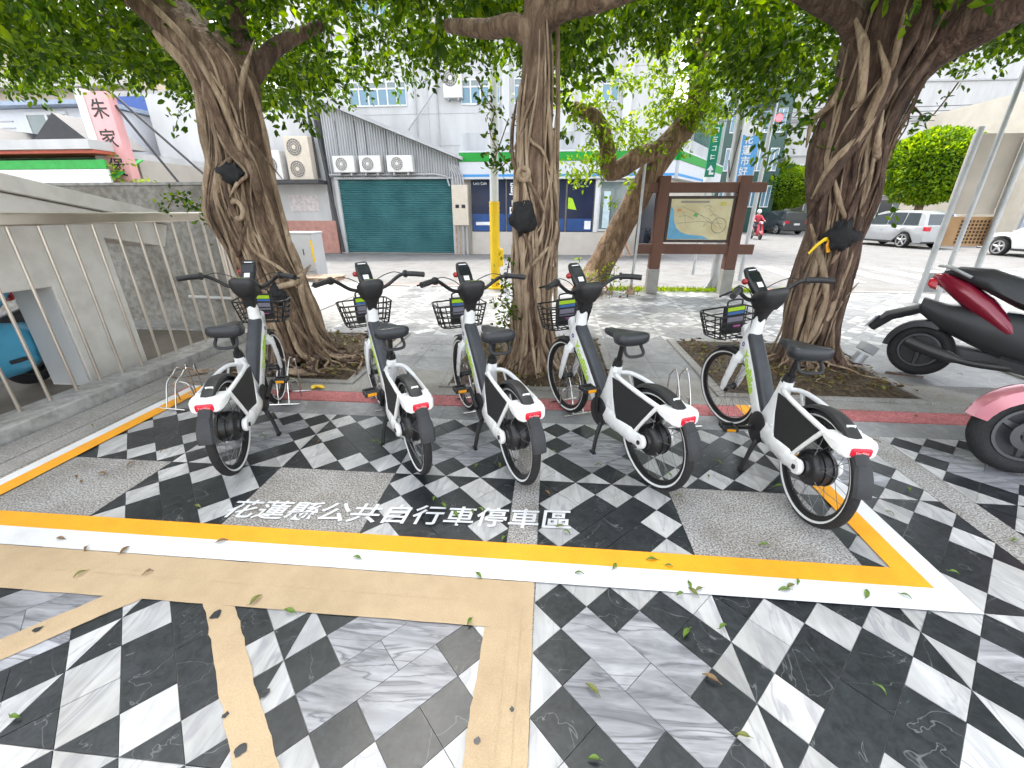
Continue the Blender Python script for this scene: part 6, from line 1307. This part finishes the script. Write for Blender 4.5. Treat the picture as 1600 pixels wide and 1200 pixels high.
M_scrim = mat('scooter_rim', (.10, .10, .105), .4, metal=.6)
M_seat = mat('scooter_seat', (.02, .02, .022), .4, var=.15, bump=.05, bscale=120)
def scooter(label, loc, heading, paint, dark, lean=0.0, z=0.0, size=1.0, cowl=False, name='scooter', group='parked scooters'):
    """local X forward, rear axle above origin"""
    t = thing(name, label, 'scooter', (*loc, z), heading, group); t.rotation_euler = (lean, 0, heading); t.scale = (size,) * 3; wb = 1.27; r = .235
    for nm, ax in (('rear_wheel', -.2), ('front_wheel', wb)):
        w_ = torus(MB(), r - .05, .05, 36, 10, Matrix.Translation((ax, 0, r)) @ RX90, 1.0).build(nm, M_rub, t, smooth=True)
        rm = MB(); rm.lathe([(.135, -.04), (.15, -.04), (.15, .04), (.135, .04)], 30, Matrix.Translation((ax, 0, r)) @ RX90, closed=True)
        for k in range(3): a = 2 * math.pi * k / 3 + .5; rm.tube([(ax, 0, r), (ax + math.cos(a) * .14, 0, r + math.sin(a) * .14)], [.035, .02], 6)
        rm.build('rim', M_scrim, w_, smooth=True)
        MB().lathe([(.045, -.002), (.085, -.002), (.085, .002), (.045, .002)], 24, Matrix.Translation((ax, .055, r)) @ RX90, closed=True).build('brake_disc', M_scrim, w_)
        MB().lathe([(0, -.012), (.138, -.008), (.138, .008), (0, .012)], 24, Matrix.Translation((ax, 0, r)) @ RX90).build('wheel_plate', M_dk, w_)
    def ring(x, z0, z1, w0, w1, n=14):
        zc, hz = (z0 + z1) / 2, (z1 - z0) / 2
        return [Vector((x, (w0 if math.sin(a) < 0 else w1) * math.copysign(abs(math.cos(a)) ** .7, math.cos(a)), zc + hz * math.copysign(abs(math.sin(a)) ** .7, math.sin(a)))) for a in [2 * math.pi * k / n for k in range(n)]]
    MB().loft([ring(-.30, .86, .91, .03, .03), ring(-.22, .79, .93, .07, .08), ring(-.05, .66, .86, .115, .12), ring(.12, .55, .75, .145, .145), ring(.26, .47, .62, .15, .145), ring(.36, .43, .52, .13, .12), ring(.42, .42, .45, .10, .09)]).build('tail_fairing', paint, t, smooth=True, angle=50)
    MB().loft([ring(-.30, .56, .70, .06, .08), ring(-.12, .44, .66, .10, .11), ring(.08, .36, .66, .13, .135), ring(.30, .28, .66, .14, .138), ring(.46, .24, .62, .13, .12), ring(.56, .23, .50, .11, .10)]).build('side_cover', dark, t, smooth=True, angle=50)
    MB().loft([ring(-.24, .91, .94, .05, .04), ring(-.15, .89, .985, .09, .08), ring(.05, .80, .985, .13, .11), ring(.25, .70, .92, .145, .12), ring(.45, .63, .86, .14, .11), ring(.62, .58, .83, .11, .08), ring(.72, .58, .77, .06, .05)]).build('seat', M_seat, t, smooth=True, angle=60)
    MB().tube(bez([(-.05, .13, .90), (-.20, .11, .965), (-.29, 0, .975), (-.20, -.11, .965), (-.05, -.13, .90)], 5), .013, 8).build('grab_rail', M_galv, t, smooth=True)
    MB().loft([ring(-.315, .80, .865, .05, .05), ring(-.29, .78, .88, .06, .055), ring(-.25, .77, .86, .055, .05)]).build('tail_lamp', M_lamp_r, t, smooth=True)
    if cowl: MB().loft([ring(-.34, .26, .50, .10, .12), ring(-.26, .17, .60, .17, .17), ring(-.05, .13, .64, .215, .20), ring(.2, .14, .64, .215, .20), ring(.38, .20, .62, .18, .18), ring(.46, .28, .56, .12, .12)]).build('cowl', paint, t, smooth=True, angle=60); MB().box((.0, .208, .30), (.14, .012, .035)).build('cowl_slot', M_dk, t, bevel=.008)
    fd = MB(); rings = []
    for k in range(13):
        a = R(70 + 110 * k / 12); c = Vector((-.2 + math.cos(a) * (r + .03), 0, r + math.sin(a) * (r + .03))); rd = Vector((math.cos(a), 0, math.sin(a))); rings.append([c + Vector((0, y, 0)) + rd * q for y, q in ((-.075, -.05), (-.06, .0), (0, .012), (.06, 0), (.075, -.05), (.055, -.01), (0, 0), (-.055, -.01))])
    fd.loft(rings).build('rear_fender', dark, t, smooth=True); MB().tube([(-.30, 0, .60), (-.50, 0, .50), (-.60, 0, .36)], [.075, .085, .06], 10, flat=.6, up=(0, 1, 0)).build('plate_holder', dark, t, smooth=True); MB().box((-.60, 0, .43), (.006, .24, .13), Matrix.Rotation(.5, 3, 'Y')).build('number_plate', M_label, t)
    MB().tube(bez([(.45, -.12, .24), (.15, -.15, .22), (-.1, -.16, .26), (-.28, -.16, .31)], 4), [.028] * 6 + [.05] * 7, 12).build('exhaust', mat('exhaust_dark', (.05, .05, .05), .4, metal=.5), t, smooth=True)
    MB().loft([[Vector((x, y * w_, z0 + q * h_)) for y, q in ((-1, 0), (-1, .8), (-.8, 1), (.8, 1), (1, .8), (1, 0))] for x, w_, z0, h_ in ((.30, .14, .22, .10), (.5, .17, .20, .09), (.85, .17, .20, .08), (.97, .15, .22, .10))]).build('floorboard', dark, t, smooth=True, angle=30)
    MB().box((.08, .10, .25), (.62, .09, .15)).build('engine_case', M_scrim, t, bevel=.03); MB().cyl((-.08, .10, .27), (-.08, .155, .27), .075, 20).build('fan_cover', M_dk, t, smooth=True)
    MB().loft([[Vector((x + q * .02, y * w_, z)) for y, q in ((-1, 1), (-.6, 3.4), (0, 4.4), (.6, 3.4), (1, 1), (.92, -1), (.5, .6), (0, 1.4), (-.5, .6), (-.92, -1))] for x, w_, z in ((1.0, .14, .24), (1.02, .19, .34), (1.01, .20, .50), (.97, .18, .66), (.92, .16, .80), (.90, .14, .88))]).build('leg_shield', paint, t, smooth=True, angle=60)
    ff = MB(); rings = []
    for k in range(13):
        a = R(15 + 130 * k / 12); c = Vector((wb + math.cos(a) * (r + .025), 0, r + math.sin(a) * (r + .025))); rd = Vector((math.cos(a), 0, math.sin(a))); wq = .085 - .03 * abs(k - 7) / 7; rings.append([c + Vector((0, y * wq, 0)) + rd * q for y, q in ((-1, -.06), (-.8, .0), (0, .018), (.8, 0), (1, -.06), (.75, -.012), (0, .004), (-.75, -.012))])
    ff.loft(rings).build('front_fender', paint, t, smooth=True)
    for s in (-1, 1): MB().tube([(wb, .075 * s, r), (wb - .08, .075 * s, .52)], .022, 10).build('fork_leg', M_galv, t, smooth=True)
    MB().tube([(1.16, 0, .5), (1.0, 0, .98)], .035, 10).build('steering_column', dark, t, smooth=True)
    MB().loft([ring(.86, .92, 1.0, .10, .09), ring(.95, .90, 1.06, .13, .12), ring(1.04, .88, 1.06, .12, .10), ring(1.10, .90, 1.0, .08, .06)]).build('handlebar_cover', paint, t, smooth=True)
    MB().sphere((1.09, 0, .96), .075, 14, 8, (.6, 1, 1)).build('headlight', M_lamp_w, t, smooth=True)
    for s in (-1, 1):
        MB().tube([(.94, .1 * s, .99), (.90, .25 * s, 1.0), (.86, .36 * s, .98)], [.013, .018, .018], 10).build('grip', M_bblack, t, smooth=True); MB().tube([(.94, .22 * s, 1.0), (.95, .28 * s, 1.14)], .006, 6).build('mirror_stem', M_bblack, t); MB().sphere((.95, .30 * s, 1.18), .055, 12, 8, (.25, 1.1, .8)).build('mirror', M_bblack, t, smooth=True)
    return t
M_dk = mat('scooter_dark', (.028, .029, .032), .45, var=.15)
scooter('maroon scooter parked with its tail to the right tree pit', (3.76, 4.06), R(-50), car_paint('maroon_paint', (.24, .008, .03)), M_dk, lean=R(-6), size=1.06)
scooter('pink scooter with its front wheel entering at the right edge', (4.25, 2.04), R(163), car_paint('pink_paint', (.50, .17, .21)), M_dk, lean=R(5), size=1.12)
scooter('pale blue scooter parked under the stair behind the railing', (-4.86, 3.10), R(-90), car_paint('blue_paint', (.08, .40, .62)), M_dk, z=-.02, cowl=True)
# ---- people: one skinned body each, clothes as separate parts
def skin_figure(name, verts, edges, radii, m, parent, sub=2):
    me = bpy.data.meshes.new(name); me.from_pydata(verts, edges, []); o = bpy.data.objects.new(name, me); col.objects.link(o)
    md = o.modifiers.new('skin', 'SKIN'); me.skin_vertices[0].data[0].use_root = True
    for i, r in enumerate(radii): me.skin_vertices[0].data[i].radius = (r, r) if not isinstance(r, tuple) else r
    s2 = o.modifiers.new('sub', 'SUBSURF'); s2.levels = sub; s2.render_levels = sub
    dg = bpy.context.evaluated_depsgraph_get(); m2 = bpy.data.meshes.new_from_object(o.evaluated_get(dg)); bpy.data.objects.remove(o)
    m2.materials.clear(); m2.materials.append(m); m2.polygons.foreach_set('use_smooth', [True] * len(m2.polygons)); m2.polygons.foreach_set('material_index', [0] * len(m2.polygons)); ob = bpy.data.objects.new(name, m2); col.objects.link(ob); ob.parent = parent; return ob
M_skin = mat('skin', (.48, .28, .19), .55, var=.05); M_hair = mat('dark_hair', (.02, .015, .012), .6)
def person(label, loc, rz, J, cloth, helmet=None, group=None):
    """J: joint dictionary. cloth: list of (name, joints chain, radii, material)"""
    t = thing('person', label, 'person', loc, rz, group)
    order = ['pelvis', 'waist', 'chest', 'neck', 'head', 'crown', 'shl', 'ell', 'hal', 'fil', 'shr', 'elr', 'har', 'fir', 'hipl', 'knl', 'anl', 'tol', 'hipr', 'knr', 'anr', 'tor']
    rad = dict(pelvis=.13, waist=.12, chest=.14, neck=.055, head=.085, crown=.07, shl=.06, ell=.042, hal=.034, fil=.02, shr=.06, elr=.042, har=.034, fir=.02, hipl=.085, knl=.058, anl=.04, tol=.035, hipr=.085, knr=.058, anr=.04, tor=.035)
    E = [('pelvis', 'waist'), ('waist', 'chest'), ('chest', 'neck'), ('neck', 'head'), ('head', 'crown'), ('chest', 'shl'), ('shl', 'ell'), ('ell', 'hal'), ('hal', 'fil'), ('chest', 'shr'), ('shr', 'elr'), ('elr', 'har'), ('har', 'fir'), ('pelvis', 'hipl'), ('hipl', 'knl'), ('knl', 'anl'), ('anl', 'tol'), ('pelvis', 'hipr'), ('hipr', 'knr'), ('knr', 'anr'), ('anr', 'tor')]
    ix = {k: i for i, k in enumerate(order)}
    skin_figure('body', [J[k] for k in order], [(ix[a], ix[b]) for a, b in E], [rad[k] for k in order], M_skin, t)
    for nm, vs, es, rs, m_ in cloth: skin_figure(nm, vs, es, rs, m_, t)
    h = Vector(J['head']) * .5 + Vector(J['crown']) * .5
    if helmet: MB().sphere(h + Vector((0, 0, .03)), .135, 18, 12, (1.05, .95, .95)).build('helmet', helmet, t, smooth=True)
    else: MB().sphere(h + Vector((-.012, 0, .03)), .105, 16, 10, (1, .9, 1)).build('hair', M_hair, t, smooth=True)
    MB().sphere(Vector(J['head']) + Vector((.085, 0, .02)), .018, 8, 6, (1, .7, 1.2)).build('nose', M_skin, t, smooth=True)
    return t
# pedestrian, faces +x local, mid-stride
J = dict(pelvis=(0, 0, .88), waist=(0, 0, 1.02), chest=(.01, 0, 1.22), neck=(.02, 0, 1.40), head=(.04, 0, 1.50), crown=(.04, 0, 1.60), shl=(.01, .16, 1.33), ell=(-.08, .2, 1.10), hal=(.0, .2, .90), fil=(.04, .2, .82), shr=(.01, -.16, 1.33), elr=(.1, -.2, 1.10), har=(.2, -.18, .95), fir=(.26, -.17, .92), hipl=(0, .09, .82), knl=(.14, .09, .47), anl=(.12, .09, .08), tol=(.24, .09, .035), hipr=(0, -.09, .82), knr=(-.04, -.09, .46), anr=(-.24, -.09, .12), tor=(-.16, -.09, .04))
M_shirt = mat('lilac_shirt', (.52, .50, .66), .8, var=.1); M_shorts = mat('pale_blue_shorts', (.45, .58, .74), .8, var=.1)
person('pedestrian in lilac shirt and pale blue shorts behind the leaning tree', (2.75, 16.4, ROADZ), R(180), J, [
    ('shirt', [(0, 0, .93), (0, 0, 1.05), (.01, 0, 1.24), (.015, 0, 1.36), (.01, .17, 1.32), (-.05, .19, 1.18), (.01, -.17, 1.32), (.07, -.19, 1.18)], [(0, 1), (1, 2), (2, 3), (2, 4), (4, 5), (2, 6), (6, 7)], [.15, .14, .16, .085, .08, .06, .08, .06], M_shirt),
    ('shorts', [(0, 0, .92), (0, .09, .82), (.10, .09, .58), (0, -.09, .82), (-.03, -.09, .58)], [(0, 1), (1, 2), (0, 3), (3, 4)], [.15, .105, .09, .105, .09], M_shorts)])
# scooter rider in red
sc_r = scooter('red scooter ridden towards the crossing', (12.75, 29.2), R(-95), car_paint('red_paint', (.55, .02, .04)), M_dk, z=ROADZ, group=None)
if 'group' in sc_r: del sc_r['group']
J = dict(pelvis=(.15, 0, .88), waist=(.16, 0, 1.02), chest=(.22, 0, 1.24), neck=(.27, 0, 1.42), head=(.31, 0, 1.52), crown=(.31, 0, 1.62), shl=(.22, .18, 1.34), ell=(.42, .26, 1.14), hal=(.70, .28, 1.06), fil=(.82, .29, 1.03), shr=(.22, -.18, 1.34), elr=(.42, -.26, 1.14), har=(.70, -.28, 1.06), fir=(.82, -.29, 1.03), hipl=(.2, .1, .86), knl=(.62, .14, .72), anl=(.66, .13, .34), tol=(.80, .13, .30), hipr=(.2, -.1, .86), knr=(.62, -.14, .72), anr=(.66, -.13, .34), tor=(.80, -.13, .30))
M_redj = mat('red_jacket', (.55, .05, .08), .8, var=.1); M_dktr = mat('dark_trousers', (.05, .05, .06), .85)
person('rider in a red jacket and white helmet on the red scooter', (12.75, 29.2, ROADZ), R(-95), J, [
    ('jacket', [(.15, 0, .92), (.17, 0, 1.05), (.23, 0, 1.25), (.26, 0, 1.37), (.22, .18, 1.33), (.42, .26, 1.14), (.66, .28, 1.06), (.22, -.18, 1.33), (.42, -.26, 1.14), (.66, -.28, 1.06)], [(0, 1), (1, 2), (2, 3), (2, 4), (4, 5), (5, 6), (2, 7), (7, 8), (8, 9)], [.16, .15, .17, .09, .085, .06, .05, .085, .06, .05], M_redj),
    ('trousers', [(.16, 0, .89), (.2, .1, .87), (.62, .14, .73), (.66, .13, .38), (.2, -.1, .87), (.62, -.14, .73), (.66, -.13, .38)], [(0, 1), (1, 2), (2, 3), (0, 4), (4, 5), (5, 6)], [.15, .11, .085, .06, .11, .085, .06], M_dktr)], helmet=M_label)
scooter('dark scooter parked by the store door behind the map board post', (3.9, 16.6), R(100), mat('black_paint_sc', (.02, .02, .025), .3), M_dk, z=ROADZ, group='parked scooters')
# ---- clipped ball trees across the road
def ball_tree(label, c, rx, rz, seed):
    t = thing('clipped_tree', label, 'tree', group='clipped trees across the road'); rnd = np.random.default_rng(seed); n = 15000
    d = rnd.normal(size=(n, 3)); d /= np.linalg.norm(d, axis=1, keepdims=True); rad = rnd.uniform(.86, 1.03, n)[:, None]
    bump = np.array([1 + .10 * mnoise.noise(Vector(q) * 2.6) for q in d])[:, None]
    sq = d.copy(); sq[:, 2] = np.sign(sq[:, 2]) * np.abs(sq[:, 2]) ** .85
    P_ = sq * rad * bump * np.array([rx, rx * .9, rz]) + np.array(c); D_ = d + rnd.normal(size=(n, 3)) * .6
    me = leaf_mesh('crown', P_, D_, rnd.uniform(.12, .24, n), M_leaf_hedge, aspect=.55); o = bpy.data.objects.new('crown', me); col.objects.link(o); o.parent = t
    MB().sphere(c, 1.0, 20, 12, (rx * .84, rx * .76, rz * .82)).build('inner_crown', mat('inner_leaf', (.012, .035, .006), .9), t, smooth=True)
    MB().tube([(c[0] + .05, c[1], -.1), (c[0], c[1], 1.0), (c[0] - .05, c[1], c[2] - rz * .7)], [.24, .18, .2], 12).build('trunk', M_bark4, t, smooth=True); return t
p = at(1458, 262, 26.5); ball_tree('large clipped round tree behind the silver SUV', (p.x, p.y, p.z), 2.15, 1.68, 4)
p = at(1218, 293, 40); ball_tree('smaller clipped round tree far behind the dark SUV', (p.x, p.y, p.z), 2.8, 1.6, 5)
# overhead wires
for k in range(4): z = 7.0 + k * .25; o = MB().tube(bez([(10, 33, z), (22, 32, z - .35), (45, 31, z)], 6), .02, 5).build('overhead_wire', M_darktrim); tag(o, ['lowest', 'second lowest', 'second highest', 'highest'][k] + ' thin overhead wire crossing the street on the right', 'wire', 'overhead wires')
